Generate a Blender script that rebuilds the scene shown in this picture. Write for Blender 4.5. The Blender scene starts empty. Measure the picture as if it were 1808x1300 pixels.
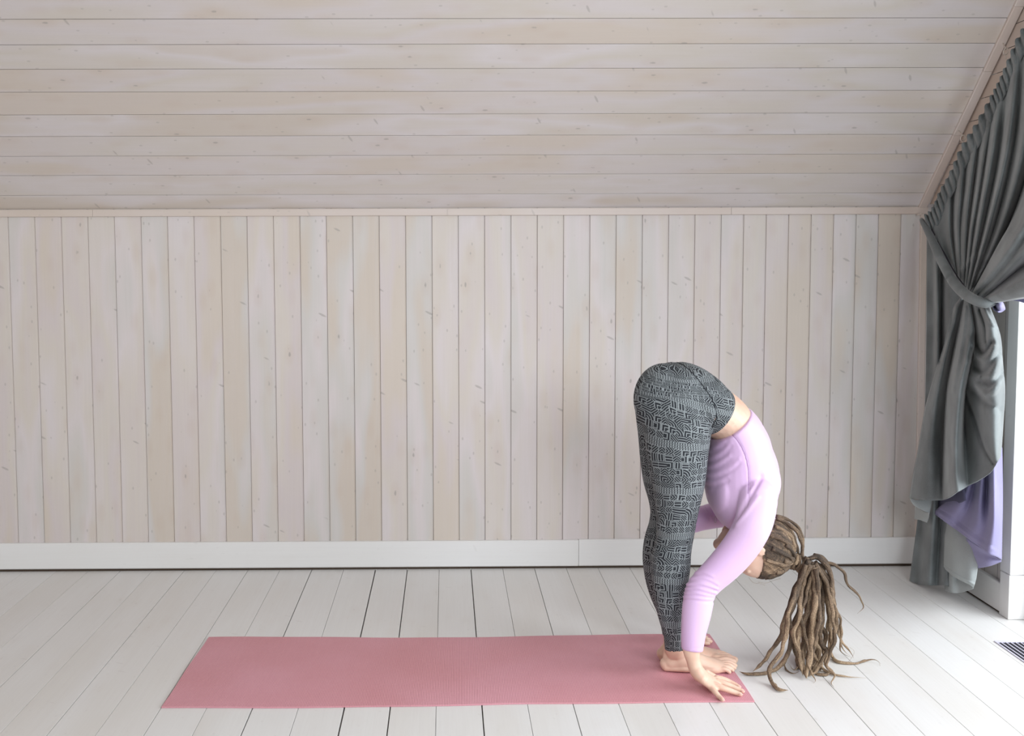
import bpy, bmesh, math, random
import numpy as np
from mathutils import Vector, Matrix
random.seed(7); rng = np.random.default_rng(7)
S = bpy.context.scene
COL = S.collection

# ------------------------------------------------------------------ camera
F, PITCH, YAW, ROLL, CX, CY = 1893.37, 0.0703, 0.0095, -0.0036, 805.83, 587.39
H = 1.3813
def _basis():
    cy, sy, cp, sp = math.cos(YAW), math.sin(YAW), math.cos(PITCH), math.sin(PITCH)
    f = Vector((sy*cp, cy*cp, -sp)); r = Vector((cy, -sy, 0)); u = r.cross(f)
    cr, sr = math.cos(ROLL), math.sin(ROLL)
    return cr*r + sr*u, -sr*r + cr*u, f
RV, UV_, FV = _basis()
cam_d = bpy.data.cameras.new('camera'); cam = bpy.data.objects.new('camera', cam_d); COL.objects.link(cam)
cam_d.sensor_width = 36; cam_d.lens = F/1808*36
cam_d.shift_x = (904-CX)/1808; cam_d.shift_y = (CY-650)/1808
cam_d.clip_start = 0.05
M = Matrix((RV, UV_, -FV)).transposed().to_4x4(); M.translation = Vector((0, 0, H))
cam.matrix_world = M
S.camera = cam
CAM = Vector((0, 0, H))
def ray(px, py): return RV*((px-CX)/F) - UV_*((py-CY)/F) + FV
def PF(px, py, z=0.0): d = ray(px, py); return CAM + d*((z-H)/d.z)
def PY(px, py, Y): d = ray(px, py); return CAM + d*(Y/d.y)
def PX(px, py, X): d = ray(px, py); return CAM + d*(X/d.x)

# ------------------------------------------------------------------ light
S.view_settings.view_transform = 'Standard'; S.view_settings.look = 'None'
S.view_settings.gamma = 1; S.view_settings.use_curve_mapping = False
S.view_settings.exposure = 0.0
W = bpy.data.worlds.new('world'); S.world = W; W.use_nodes = True
bg = W.node_tree.nodes['Background']; bg.inputs[0].default_value = (1.0, 0.975, 0.945, 1); bg.inputs[1].default_value = 0.52
def area(name, loc, target, sx, sy, energy, col=(1, 1, 1)):
    d = bpy.data.lights.new(name, 'AREA'); d.shape = 'RECTANGLE'; d.size = sx; d.size_y = sy; d.energy = energy; d.color = col
    o = bpy.data.objects.new(name, d); COL.objects.link(o); o.location = loc
    o.rotation_euler = (Vector(target)-Vector(loc)).to_track_quat('-Z', 'Y').to_euler(); return o
area('daylight_door', (3.3, 2.3, 1.5), (0.3, 2.9, 0.35), 3.0, 1.6, 140, (0.89, 0.955, 1.0))
area('assumed_front_light', (1.7, -1.1, 2.1), (0.7, 4.6, 1.8), 2.2, 1.5, 160, (0.86, 0.94, 1.0))  # added light behind the camera, its source assumed; no front window is modelled

# ------------------------------------------------------------------ helpers
def link(o, parent=None):
    COL.objects.link(o)
    if parent is not None: o.parent = parent
    return o
def meshobj(name, verts, faces, mat, parent=None, smooth=False, attr=None, mats=None, fmat=None):
    me = bpy.data.meshes.new(name); me.from_pydata([tuple(v) for v in verts], [], faces)
    if mats:
        for m in mats: me.materials.append(m)
        if fmat is not None: me.polygons.foreach_set('material_index', fmat)
    else: me.materials.append(mat)
    if smooth: me.polygons.foreach_set('use_smooth', [True]*len(me.polygons))
    if attr:
        for k, vals in attr.items():
            a = me.attributes.new(k, 'FLOAT_VECTOR', 'POINT'); a.data.foreach_set('vector', np.array(vals, dtype=np.float32).ravel())
    me.update(); o = bpy.data.objects.new(name, me); return link(o, parent)
def tag(o, label=None, cat=None, group=None, kind=None):
    if label: o['label'] = label
    if cat: o['category'] = cat
    if group: o['group'] = group
    if kind: o['kind'] = kind
    return o
def struct(o): o['kind'] = 'structure'; return o
def empty(name, loc=(0, 0, 0)):
    o = bpy.data.objects.new(name, None); o.empty_display_size = .05; o.location = loc; return link(o)
def catmull(pts, n):
    P = np.array(pts, dtype=float); m = len(P)
    if m == 2: t = np.linspace(0, 1, n)[:, None]; return P[0]*(1-t)+P[1]*t
    P2 = np.vstack([2*P[0]-P[1], P, 2*P[-1]-P[-2]])
    out = []
    for q in np.linspace(0, m-1, n):
        i = min(int(q), m-2); t = q-i
        a, b, c, d = P2[i], P2[i+1], P2[i+2], P2[i+3]
        out.append(.5*((2*b)+(-a+c)*t+(2*a-5*b+4*c-d)*t*t+(-a+3*b-3*c+d)*t**3))
    return np.array(out)
def boxverts(x0, x1, y0, y1, z0, z1):
    return [(x0,y0,z0),(x1,y0,z0),(x1,y1,z0),(x0,y1,z0),(x0,y0,z1),(x1,y0,z1),(x1,y1,z1),(x0,y1,z1)]
BF = [(0,3,2,1),(4,5,6,7),(0,1,5,4),(1,2,6,5),(2,3,7,6),(3,0,4,7)]

# ------------------------------------------------------------------ materials
class NT:
    def __init__(s, name):
        s.m = bpy.data.materials.new(name); s.m.use_nodes = True; s.t = s.m.node_tree; s.n = s.t.nodes; s.b = s.n['Principled BSDF']
    def node(s, typ, **kw):
        n = s.n.new(typ)
        for k, v in kw.items(): setattr(n, k, v)
        return n
    def inp(s, sock, v):
        if hasattr(v, 'is_linked') or isinstance(v, bpy.types.NodeSocket): s.t.links.new(v, sock)
        else: sock.default_value = v
    def math(s, op, a, b=0.0, c=0.0, clamp=False):
        n = s.node('ShaderNodeMath', operation=op, use_clamp=clamp)
        for i, v in enumerate((a, b, c)): s.inp(n.inputs[i], v)
        return n.outputs[0]
    def comb(s, x, y, z=0.0):
        n = s.node('ShaderNodeCombineXYZ')
        for i, v in enumerate((x, y, z)): s.inp(n.inputs[i], v)
        return n.outputs[0]
    def attr(s, name):
        n = s.node('ShaderNodeAttribute', attribute_name=name); x = s.node('ShaderNodeSeparateXYZ'); s.t.links.new(n.outputs['Vector'], x.inputs[0]); return x.outputs
    def obj(s):
        n = s.node('ShaderNodeTexCoord'); return n.outputs['Object']
    def noise(s, vec, scale=1, detail=3, rough=.5, dist=0):
        n = s.node('ShaderNodeTexNoise'); s.inp(n.inputs['Vector'], vec); n.inputs['Scale'].default_value = scale
        n.inputs['Detail'].default_value = detail; n.inputs['Roughness'].default_value = rough; n.inputs['Distortion'].default_value = dist
        return n.outputs[0]
    def ramp(s, fac, stops, interp='LINEAR'):
        n = s.node('ShaderNodeValToRGB'); n.color_ramp.interpolation = interp
        e = n.color_ramp.elements
        while len(e) < len(stops): e.new(.5)
        for i, (p, c) in enumerate(stops): e[i].position = p; e[i].color = (*c, 1) if len(c) == 3 else c
        s.inp(n.inputs[0], fac); return n.outputs[0]
    def mix(s, fac, a, b, mode='MIX'):
        n = s.node('ShaderNodeMix', data_type='RGBA', blend_type=mode)
        s.inp(n.inputs[0], fac); s.inp(n.inputs[6], a if not isinstance(a, tuple) else (*a, 1)); s.inp(n.inputs[7], b if not isinstance(b, tuple) else (*b, 1)); return n.outputs[2]
    def mr(s, v, a, b, c=0., d=1., smooth=False):
        n = s.node('ShaderNodeMapRange'); n.clamp = True
        if smooth: n.interpolation_type = 'SMOOTHSTEP'
        s.inp(n.inputs[0], v)
        for i, q in enumerate((a, b, c, d)): n.inputs[i+1].default_value = q
        return n.outputs[0]
    def bump(s, h, strength=.3, dist=.002):
        n = s.node('ShaderNodeBump'); n.inputs['Strength'].default_value = strength; n.inputs['Distance'].default_value = dist
        s.inp(n.inputs['Height'], h); s.t.links.new(n.outputs[0], s.b.inputs['Normal'])
    def fin(s, color, rough=.5, **kw):
        s.inp(s.b.inputs['Base Color'], color if not isinstance(color, tuple) else (*color, 1)); s.inp(s.b.inputs['Roughness'], rough)
        for k, v in kw.items(): s.inp(s.b.inputs[k.replace('_', ' ')], v)
        return s.m
def plain(name, col, rough=.5, **kw): return NT(name).fin(col, rough, **kw)

def wood(name, tints, rough, knot=1.0, grain=.10, knotcol=(.30, .27, .25)):
    """whitewashed softwood; coordinates: along, across, board id"""
    n = NT(name); a, c, r = n.attr('bc')
    v1 = n.comb(n.math('MULTIPLY', a, 1.1), n.math('MULTIPLY', c, 5.0), n.math('MULTIPLY', r, 13.7))
    low = n.noise(v1, 1.0, 2, .5)
    bid = n.node('ShaderNodeTexWhiteNoise', noise_dimensions='1D'); n.inp(bid.inputs['W'], r)
    mixv = n.math('ADD', n.math('MULTIPLY', n.mr(low, .3, .7), .55), n.math('MULTIPLY', bid.outputs[0], .45)); mixv = n.mr(mixv, .2, .8)
    col = n.ramp(mixv, [(i/(len(tints)-1), t) for i, t in enumerate(tints)])
    g = n.noise(n.comb(n.math('MULTIPLY', a, 3.0), n.math('MULTIPLY', c, 130.0), n.math('MULTIPLY', r, 9.1)), 1, 4, .6, .4)
    gf = n.mr(g, .3, .8, 0, grain)
    col = n.mix(gf, col, (.42, .36, .33))
    # knots
    vv = n.comb(n.math('MULTIPLY', a, 5.5), n.math('MULTIPLY', c, 13.0), n.math('MULTIPLY', r, 3.3))
    vo = n.node('ShaderNodeTexVoronoi', feature='F1'); n.inp(vo.inputs['Vector'], vv); vo.inputs['Scale'].default_value = 1.0
    wob = n.noise(n.comb(n.math('MULTIPLY', a, 60.), n.math('MULTIPLY', c, 60.), r), 1, 2)
    d = n.math('ADD', vo.outputs['Distance'], n.math('MULTIPLY', wob, .08))
    kf = n.math('MULTIPLY', n.mr(d, .070, .115, 1, 0, True), .60*knot)
    halo = n.math('MULTIPLY', n.mr(d, .15, .42, 1, 0, True), .13*knot)
    col = n.mix(halo, col, (.50, .36, .27)); col = n.mix(kf, col, knotcol)
    # slanting branch streaks, few and far between
    vs_ = n.comb(n.math('ADD', n.math('MULTIPLY', a, 20.), n.math('MULTIPLY', c, 9.)), n.math('MULTIPLY', c, 6.5), n.math('MULTIPLY', r, 7.9))
    v3 = n.node('ShaderNodeTexVoronoi', feature='F1'); n.inp(v3.inputs['Vector'], vs_); v3.inputs['Scale'].default_value = 1.0
    gx = n.node('ShaderNodeSeparateXYZ'); n.inp(gx.inputs[0], v3.outputs['Color'])
    sf = n.math('MULTIPLY', n.mr(n.math('ADD', v3.outputs['Distance'], n.math('MULTIPLY', wob, .06)), .10, .16, 1, 0, True), n.math('GREATER_THAN', gx.outputs[0], .72))
    col = n.mix(n.math('MULTIPLY', sf, .5*knot), col, knotcol)
    # smaller pin knots
    vo2 = n.node('ShaderNodeTexVoronoi', feature='F1'); n.inp(vo2.inputs['Vector'], n.comb(n.math('MULTIPLY', a, 14.), n.math('MULTIPLY', c, 26.), n.math('MULTIPLY', r, 5.7))); vo2.inputs['Scale'].default_value = 1.0
    col = n.mix(n.math('MULTIPLY', n.mr(vo2.outputs['Distance'], .07, .12, 1, 0, True), .35*knot), col, knotcol)
    n.bump(g, .12, .001)
    return n.fin(col, rough)
M_WALL = wood('whitewashed_wall_wood', [(.62,.545,.475), (.625,.555,.545), (.64,.58,.525), (.665,.605,.605), (.60,.57,.545), (.60,.525,.455)], .55)
M_CEIL = wood('whitewashed_ceiling_wood', [(.60,.525,.465), (.62,.565,.56), (.60,.545,.495), (.645,.595,.595), (.58,.51,.45)], .55, knot=.9)
M_GABLE = wood('raw_gable_wood', [(.62,.50,.42), (.64,.54,.48)], .6, knot=.5)
M_TRIM = wood('trim_wood', [(.60,.51,.44), (.64,.565,.53), (.61,.51,.45)], .5, knot=.5)
M_FLOOR = wood('white_painted_floor', [(.69,.665,.635), (.72,.705,.69), (.74,.73,.72)], .38, knot=.30, grain=.10, knotcol=(.42,.38,.36))
M_BASE = wood('white_painted_baseboard', [(.76,.745,.73), (.79,.78,.775)], .42, knot=.15, grain=.05)
M_GAP = plain('dark_gap', (.055, .035, .022), .9)
M_GROOVE = plain('whitewashed_groove', (.16, .13, .11), .9)
M_SHELL = plain('shell_backing', (.10, .075, .055), .9)

# ------------------------------------------------------------------ boards
def boards(name, O, A, C, N, widths, L0, L1, mat, gap=.0012, bev=.0022, depth=.012, gaps=None, backing=True, parent=None, tongue=0.0, idbase=0, cuts=None):
    """row of boards: O origin, A along, C across, N outward normal; one mesh"""
    O, A, C, N = Vector(O), Vector(A), Vector(C), Vector(N)
    vs, fs, bc, fm = [], [], [], []
    c = 0.0
    for i, w in enumerate(widths):
        gl = (gaps or {}).get(i, gap)/2; gr = (gaps or {}).get(i+1, gap)/2
        c0, c1 = c+gl, c+w-gr
        prof = [(c0, -depth), (c0, -bev), (c0+bev*.7, 0), (c1-bev*.7-tongue, 0), (c1-tongue, -bev), (c1-tongue, -depth) ]
        if tongue: prof = prof[:-1] + [(c1-tongue, -bev*1.6), (c1, -bev*1.6), (c1, -depth)]
        segs = [(L0, L1)] if not cuts else cuts(i, L0, L1)
        rid = idbase + i*1.37 + .11
        for k, (a0, a1) in enumerate(segs):
            b = len(vs); n = len(prof)
            for aa in (a0, a1):
                for (cc, dd) in prof:
                    vs.append(O + A*aa + C*cc + N*dd); bc.append((aa+rid*3.1, cc-c, rid+k*.77))
            for j in range(n-1): fs.append((b+j, b+j+1, b+n+j+1, b+n+j)); fm.append(0)
            fs.append(tuple(range(b, b+n))); fm.append(0); fs.append(tuple(b+n+j for j in reversed(range(n)))); fm.append(0)
        c += w
    if backing:
        b = len(vs)
        for aa, cc in ((L0, 0), (L1, 0), (L1, c), (L0, c)):
            vs.append(O + A*aa + C*cc - N*(depth*.8)); bc.append((0, 0, 0))
        fs.append((b, b+1, b+2, b+3)); fm.append(1)
    o = meshobj(name, vs, fs, None, parent, attr={'bc': bc}, mats=[mat, M_GAP if name == 'floor' else M_GROOVE], fmat=fm)
    bm = bmesh.new(); bm.from_mesh(o.data); bmesh.ops.recalc_face_normals(bm, faces=bm.faces); bm.to_mesh(o.data); bm.free()
    return o
D = 4.686; ZT = 1.593
XW = lambda z: 2.150 - .027*z                       # the gable wall leans in a little
# back wall: 28 wide boards then narrower ones
x_g0 = -1.8958; wb = .1147
left_n = 14
wl = [wb]*(left_n+28-1)                             # up to groove 27 from the left edge of the photo
widths = wl + [.0985]*8 + [.16]
struct(boards('wall_back', (x_g0-left_n*wb, D, 0), (0,0,1), (1,0,0), (0,-1,0), widths, .02, ZT+.03, M_WALL, gap=.0012, bev=.0022, tongue=.0035))
# floor
fb = .1411; X0 = -1.8703; nl = 12
fw = [fb]*(nl+29)
gaps = {nl+9: .0034, nl+11: .0046, nl+12: .0036, nl+14: .0036, nl+16: .0022, nl+3: .0024, nl+5: .0022, nl+20: .0020, nl+22: .0019, nl+7: .0018}
struct(boards('floor', (X0-nl*fb, 0, 0), (0,1,0), (1,0,0), (0,0,1), fw, -1.2, D+.03, M_FLOOR, gap=.0013, bev=.0008, depth=.02, gaps=gaps, idbase=60))
# sloping ceiling
al = math.radians(42); Cd = (0, -math.cos(al), math.sin(al)); Nc = (0, -math.sin(al), -math.cos(al))
cw = [.084, .116, .108, .107, .112, .113, .109, .112, .112, .113] + [.111]*22
struct(boards('ceiling', (0, D, ZT), (1,0,0), Cd, Nc, cw, -3.5, 2.115, M_CEIL, gap=.0030, bev=.0014, depth=.016, idbase=120))

def plank(name, a, b, width_dir, thick_dir, w, t, mat, bev=.003, parent=None, rid=0.0):
    """one bevelled board from a to b"""
    a, b, wd, td = Vector(a), Vector(b), Vector(width_dir).normalized(), Vector(thick_dir).normalized()
    A = (b-a); L = A.length; A.normalize()
    prof = [(0, 0), (0, t-bev), (bev, t), (w-bev, t), (w, t-bev), (w, 0)]
    vs, bc = [], []
    for aa in (0, L):
        for (cc, dd) in prof: vs.append(a + A*aa + wd*cc + td*dd); bc.append((aa+rid*2.3, cc+dd*.5, rid))
    n = 6; fs = [(j, (j+1) % n, n+(j+1) % n, n+j) for j in range(n)] + [tuple(range(n)), tuple(n+j for j in reversed(range(n)))]
    o = meshobj(name, vs, fs, mat, parent, attr={'bc': bc})
    bm = bmesh.new(); bm.from_mesh(o.data); bmesh.ops.recalc_face_normals(bm, faces=bm.faces); bm.to_mesh(o.data); bm.free()
    return o
# baseboards
xj = PY(1021, 980, D).x
bb = plank('baseboard_back', (-3.5, D, .0115), (xj-.0008, D, .0100), (0,0,1), (0,-1,0), .117, .018, M_BASE, .004, rid=3.1); struct(bb)
b2 = plank('baseboard_back', (xj+.0008, D, .0105), (XW(0)-.012, D, .0115), (0,0,1), (0,-1,0), .119, .018, M_BASE, .004, rid=5.2); struct(b2)
struct(plank('baseboard_right', (XW(0)-.004, D-.02, .0105), (XW(0)-.004, 4.018, .0085), (0,0,1), (-1,0,0), .113, .018, M_BASE, .003, rid=8.2))
struct(meshobj('trim_12', boxverts(-3.5, 2.14, D-.010, D-.001, .0008, .0115), BF, M_GAP)); struct(meshobj('trim_13', boxverts(XW(0)-.014, XW(0)-.006, 4.03, D-.02, .0008, .0105), BF, M_GAP))  # dark strips painted in as the shade of the gap under the baseboards
# trims: top of the knee wall in lengths, corner strip, batten up the slope
xs = [-3.5, PY(165, 378, D).x, PY(790, 378, D).x, PY(1290, 378, D).x, 2.10]
for k in range(4):
    struct(plank('trim_%d' % (k+1), (xs[k]+.0005, D, 1.561), (xs[k+1]-.0005, D, 1.561), (0,0,1), (0,-1,0), .031, .012, M_TRIM, .002, rid=20+k*3.7))
struct(plank('trim_5', (2.084, D, .127), (2.070, D, 1.561), (1,0,0), (0,-1,0), .030, .012, M_TRIM, .004, rid=41))
bt0 = Vector((2.060, D, ZT)); up = Vector(Cd)
sj = [0, .42, .74, 1.03, 1.5, 2.6]
for k in range(5):
    a = bt0 + up*(sj[k]+.0006) + Vector((-.010*sj[k], 0, 0)); b = bt0 + up*(sj[k+1]-.0006) + Vector((-.010*sj[k+1], 0, 0))
    struct(plank('trim_%d' % (k+6), a, b, (1,0,0), Nc, .036, .012, M_TRIM, .003, rid=50+k*2.9))
# gable (right) wall: horizontal boards above, upright ones below, the door opening left free
def gable():
    vs, fs, bc, fm = [], [], [], []
    def q(pts, rid, m=0):
        b = len(vs)
        for (y, z) in pts:
            vs.append((XW(z) if m == 0 else 2.146, y, z)); bc.append((z if m == 2 else y, y if m == 2 else z, rid))
        fs.append(tuple(range(b, b+len(pts)))); fm.append(m)
    # boards standing upright between corner and door post
    y = D; i = 0
    slope = lambda yy: ZT + (D-yy)*math.tan(al) + .02
    while y > 4.04:
        y1 = max(y-.1, 4.03); q([(y-.001, .0), (y1+.001, .0), (y1+.001, 1.6), (y-.001, 1.6)], 200+i*1.3, 2); y = y1; i += 1
    z = 1.602; k = 0
    while z < 3.75:
        z1 = z+.078; zz = z+.0012
        ya = min(D, D-(zz-ZT)/math.tan(al)); yb = min(D, D-(z1-.0012-ZT)/math.tan(al))
        y0 = 4.0 if z < 2.02 else -.6  # unseen boards over the door start low to keep its light off the ceiling
        if ya > y0: q([(ya+.02, zz), (max(yb, y0)+.02, z1-.0012), (y0, z1-.0012), (y0, zz)], 300+k*1.7)
        z = z1; k += 1
    b = len(vs)
    for (y, z) in ((D, 0), (4.03, 0), (4.03, 2.2), (D, 2.2)): vs.append((2.150, y, z)); bc.append((0, 0, 0))
    fs.append((b, b+1, b+2, b+3)); fm.append(1); b = len(vs)
    for (y, z) in ((4.1, 2.04), (-.6, 2.04), (-.6, 3.8), (4.1, 3.8)): vs.append((XW(z)+.004, y, z)); bc.append((0, 0, 0))
    fs.append((b, b+1, b+2, b+3)); fm.append(1)
    return meshobj('wall_right', vs, fs, None, attr={'bc': bc}, mats=[M_GABLE, M_GAP, M_WALL], fmat=fm)
struct(gable())
# left wall, far outside the frame
struct(boards('wall_left', (-3.5, D, 0), (0,0,1), (0,-1,0), (1,0,0), [.1147]*30, 0, 3.2, M_WALL, backing=True, idbase=400))
# door post and frame of the glazed door
dr = empty('door_1', (2.14, 3.97, 0)); struct(dr)
def dpart(name, x0, x1, y0, y1, z0, z1, mat=M_BASE, rid=1.0):
    v = [Vector(p)-dr.location for p in boxverts(x0, x1, y0, y1, z0, z1)]
    bc = [(p.z, p.x+p.y, rid) for p in v]
    o = meshobj(name, v, BF, mat, dr, attr={'bc': bc}); m = o.modifiers.new('b', 'BEVEL'); m.width = .002; m.segments = 2; return o
dpart('plinth', 2.127, 2.198, 3.962, 4.030, .001, .170, rid=71)
dpart('post', 2.131, 2.198, 3.966, 4.040, 0.171, 2.06, rid=73)
dpart('frame_post', 2.200, 2.27, 3.93, 4.04, 0.0, 2.06, rid=75)
dpart('threshold', 2.205, 2.30, .7, 3.93, 0.0, .045, rid=77)
dpart('lintel', 2.131, 2.27, .6, 3.96, 1.97, 2.06, rid=79)  # unseen; lowered to block door light from the ceiling
dpart('frame_post', 2.131, 2.27, .6, .7, 0.0, 1.97, rid=81)
for yy in (1.72, 2.82): dpart('mullion', 2.20, 2.26, yy, yy+.07, 0.045, 1.97, rid=83+yy)

# ------------------------------------------------------------------ yoga mat
def mat_mat():
    n = NT('pink_mat'); u, v, w = n.attr('uvm')
    ln = n.math('PINGPONG', n.math('MULTIPLY', u, 1/.0052), .5)
    row = n.math('FLOOR', n.math('MULTIPLY', v, 1/.0105))
    sh = n.math('MULTIPLY', row, .5)
    cell = n.math('PINGPONG', n.math('ADD', n.math('MULTIPLY', u, 1/.0105), sh), .5)
    dash = n.math('PINGPONG', n.math('MULTIPLY', v, 1/.0105), .5)
    h = n.math('MULTIPLY', n.mr(ln, .08, .30), n.mr(dash, .03, .12, .45, 1))
    no = n.noise(n.obj(), 2.4, 3, .5); no2 = n.noise(n.obj(), 260, 2, .5)
    col = n.ramp(no, [(.3, (.61, .260, .295)), (.7, (.67, .315, .375))])
    col = n.mix(n.mr(h, 0, 1, .38, 0), col, (.42, .17, .19))
    col = n.mix(n.mr(no2, .35, .65, 0, .12), col, (.85, .5, .52))
    n.bump(h, .5, .0012)
    return n.fin(col, .55)
def yoga_mat():
    pts = [PF(285, 1251), PF(1332, 1240.5), PF(1252, 1121.5), PF(368, 1128)]
    nu, nv = 90, 24; th = .0045; vs, uv, fs = [], [], []
    for k in (1, 0):
        for j in range(nv+1):
            for i in range(nu+1):
                u, v = i/nu, j/nv
                p = (pts[0]*(1-u)+pts[1]*u)*(1-v) + (pts[3]*(1-u)+pts[2]*u)*v
                wob = (1-v)*(-.010*math.sin(math.pi*min(1, u*1.7)) + .0015*math.sin(u*23)) + v*(-.014*math.sin(math.pi*(u-.02)*1.0)*(u > .02) + .006*math.sin(u*9+.6)+.0015*math.sin(u*31))
                z = .0006 + (th if k else 0) + .0006*(math.sin(u*11+v*3)+1)*.5*(1-abs(2*v-1))
                if not k: z = .0006
                vs.append((p.x+.0015*math.sin(v*9)*(1 if i in (0, nu) else 0), p.y+wob, z)); uv.append((u*1.83, v*.6, 0))
    W1 = nu+1; off = W1*(nv+1)
    for j in range(nv):
        for i in range(nu):
            a = j*W1+i; fs.append((a, a+1, a+W1+1, a+W1)); fs.append((off+a, off+a+W1, off+a+W1+1, off+a+1))
    for i in range(nu):
        fs.append((off+i, off+i+1, i+1, i)); a = nv*W1+i; fs.append((a, a+1, off+a+1, off+a))
    for j in range(nv):
        a = j*W1; fs.append((a, a+W1, off+a+W1, off+a)); a = j*W1+nu; fs.append((a, off+a, off+a+W1, a+W1))
    o = meshobj('yoga_mat', vs, fs, mat_mat(), attr={'uvm': uv})
    tag(o, 'long pink ribbed exercise mat lying flat on the white floorboards', 'yoga mat')
yoga_mat()

# ------------------------------------------------------------------ floor vent
def vent():
    mt = plain('vent_metal', (.62, .60, .72), .35); dk = plain('vent_dark', (.006, .007, .012), .6)
    x0, x1, y0, y1 = 1.957, 2.085, 3.18, 3.735
    r = empty('floor_vent', (x0, y0, 0)); tag(r, 'dark slatted metal floor vent beside the glazed door', 'floor vent')
    def b(name, a, m, bev=.0006):
        v = [Vector(p)-Vector((x0, y0, 0)) for p in boxverts(*a)]; o = meshobj(name, v, BF, m, r); 
        mm = o.modifiers.new('b', 'BEVEL'); mm.width = bev; mm.segments = 1; return o
    b('duct', (x0+.004, x1-.004, y0+.004, y1-.004, .0004, .0008), dk, .0001)
    vs, fs = [], []
    for a in ((x0, x0+.005, y0, y1), (x1-.005, x1, y0, y1), (x0+.005, x1-.005, y0, y0+.012), (x0+.005, x1-.005, y1-.014, y1)):
        k = len(vs); vs += [Vector(p)-Vector((x0, y0, 0)) for p in boxverts(*a, 0.0003, .0035)]; fs += [tuple(q+k for q in f) for f in BF]
    meshobj('frame', vs, fs, mt, r)
    x = x0+.0165
    while x < x1-.01:
        b('slat', (x, x+.0042, y0+.012, y1-.013, .0008, .0032), mt); x += .0172
vent()
# ------------------------------------------------------------------ person (forward fold)
DG = bpy.context.evaluated_depsgraph_get
class Blob:
    """collects closed lofts; build() fuses them into one continuous surface"""
    def __init__(s): s.v, s.f = [], []
    def add(s, v, f):
        k = len(s.v); s.v += [tuple(map(float, q)) for q in v]; s.f += [tuple(i+k for i in t) for t in f]
    def loft(s, path, n=28, sub=5, depth=(0, 1, 0), grow=0.0, cap=(1, 1), frame=None):
        """path rows: x y z a b -- a in the plane of the picture, b along depth"""
        P = catmull(path, (len(path)-1)*sub+1); m = len(P)
        C = [Vector(p[:3]) for p in P]; T = []
        for i in range(m):
            t = C[min(i+1, m-1)]-C[max(i-1, 0)]; T.append(t.normalized())
        rings = []
        def ring(c, t, a, b):
            dv = Vector(depth); dv = (dv - t*dv.dot(t)).normalized(); av = t.cross(dv)
            return [c + av*(a*math.cos(q)) + dv*(b*math.sin(q)) for q in [2*math.pi*k/n for k in range(n)]]
        a0, b0 = P[0][3]+grow, P[0][4]+grow; a1, b1 = P[-1][3]+grow, P[-1][4]+grow
        if cap[0]:
            for q in (80, 60, 40, 20):
                q = math.radians(q); rings.append(ring(C[0]-T[0]*(min(a0, b0)*math.sin(q)*cap[0]), T[0], a0*math.cos(q), b0*math.cos(q)))
        for i in range(m): rings.append(ring(C[i], T[i], P[i][3]+grow, P[i][4]+grow))
        if cap[1]:
            for q in (20, 40, 60, 80):
                q = math.radians(q); rings.append(ring(C[-1]+T[-1]*(min(a1, b1)*math.sin(q)*cap[1]), T[-1], a1*math.cos(q), b1*math.cos(q)))
        v = [p for r in rings for p in r]; f = []
        for i in range(len(rings)-1):
            for k in range(n): f.append((i*n+k, i*n+(k+1) % n, (i+1)*n+(k+1) % n, (i+1)*n+k))
        f.append(tuple(reversed(range(n)))); e = (len(rings)-1)*n; f.append(tuple(e+k for k in range(n)))
        s.add(v, f)
    def ell(s, c, axes, r, n=20):
        A = [Vector(a).normalized() for a in axes]; c = Vector(c); v, f = [], []
        for i in range(1, n):
            t = math.pi*i/n
            for k in range(2*n):
                p = math.pi*k/n; v.append(c + A[0]*(r[0]*math.cos(t)) + A[1]*(r[1]*math.sin(t)*math.cos(p)) + A[2]*(r[2]*math.sin(t)*math.sin(p)))
        m = 2*n
        for i in range(n-2):
            for k in range(m): f.append((i*m+k, i*m+(k+1) % m, (i+1)*m+(k+1) % m, (i+1)*m+k))
        f.append(tuple(reversed(range(m)))); f.append(tuple((n-2)*m+k for k in range(m)))
        s.add(v, f)
    def build(s, name, mat, voxel, smooth=6, parent=None, factor=.5, post=None):
        me = bpy.data.meshes.new(name); me.from_pydata(s.v, [], s.f)
        bm = bmesh.new(); bm.from_mesh(me); bmesh.ops.recalc_face_normals(bm, faces=bm.faces); bm.to_mesh(me); bm.free()
        o = bpy.data.objects.new(name, me); COL.objects.link(o)
        r = o.modifiers.new('r', 'REMESH'); r.mode = 'VOXEL'; r.voxel_size = voxel; r.use_smooth_shade = True
        sm = o.modifiers.new('s', 'SMOOTH'); sm.factor = factor; sm.iterations = smooth
        dg = DG(); dg.update(); m2 = bpy.data.meshes.new_from_object(o.evaluated_get(dg)); m2.name = name
        o.modifiers.clear(); o.data = m2; bpy.data.meshes.remove(me)
        m2.materials.clear(); m2.materials.append(mat); m2.polygons.foreach_set('use_smooth', [True]*len(m2.polygons))
        if post:
            co = np.empty(len(m2.vertices)*3, np.float32); m2.vertices.foreach_get('co', co); co = co.reshape(-1, 3)
            no = np.empty(len(m2.vertices)*3, np.float32); m2.vertex_normals.foreach_get('vector', no); no = no.reshape(-1, 3)
            co = post(co, no, m2); m2.vertices.foreach_set('co', np.asarray(co, np.float32).ravel()); m2.update()
        if parent is not None: o.parent = parent
        return o
def rp(px, py, Y, apx, b):
    p = PY(px, py, Y); return [p.x, p.y, p.z, apx*Y/F, b]
def topx(co):
    """world points -> photo pixels (used only to place cloth wrinkles)"""
    q = co - np.array([0, 0, H]); x = q@np.array(RV); y = q@np.array(UV_); z = q@np.array(FV)
    return CX+F*x/z, CY-F*y/z

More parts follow.
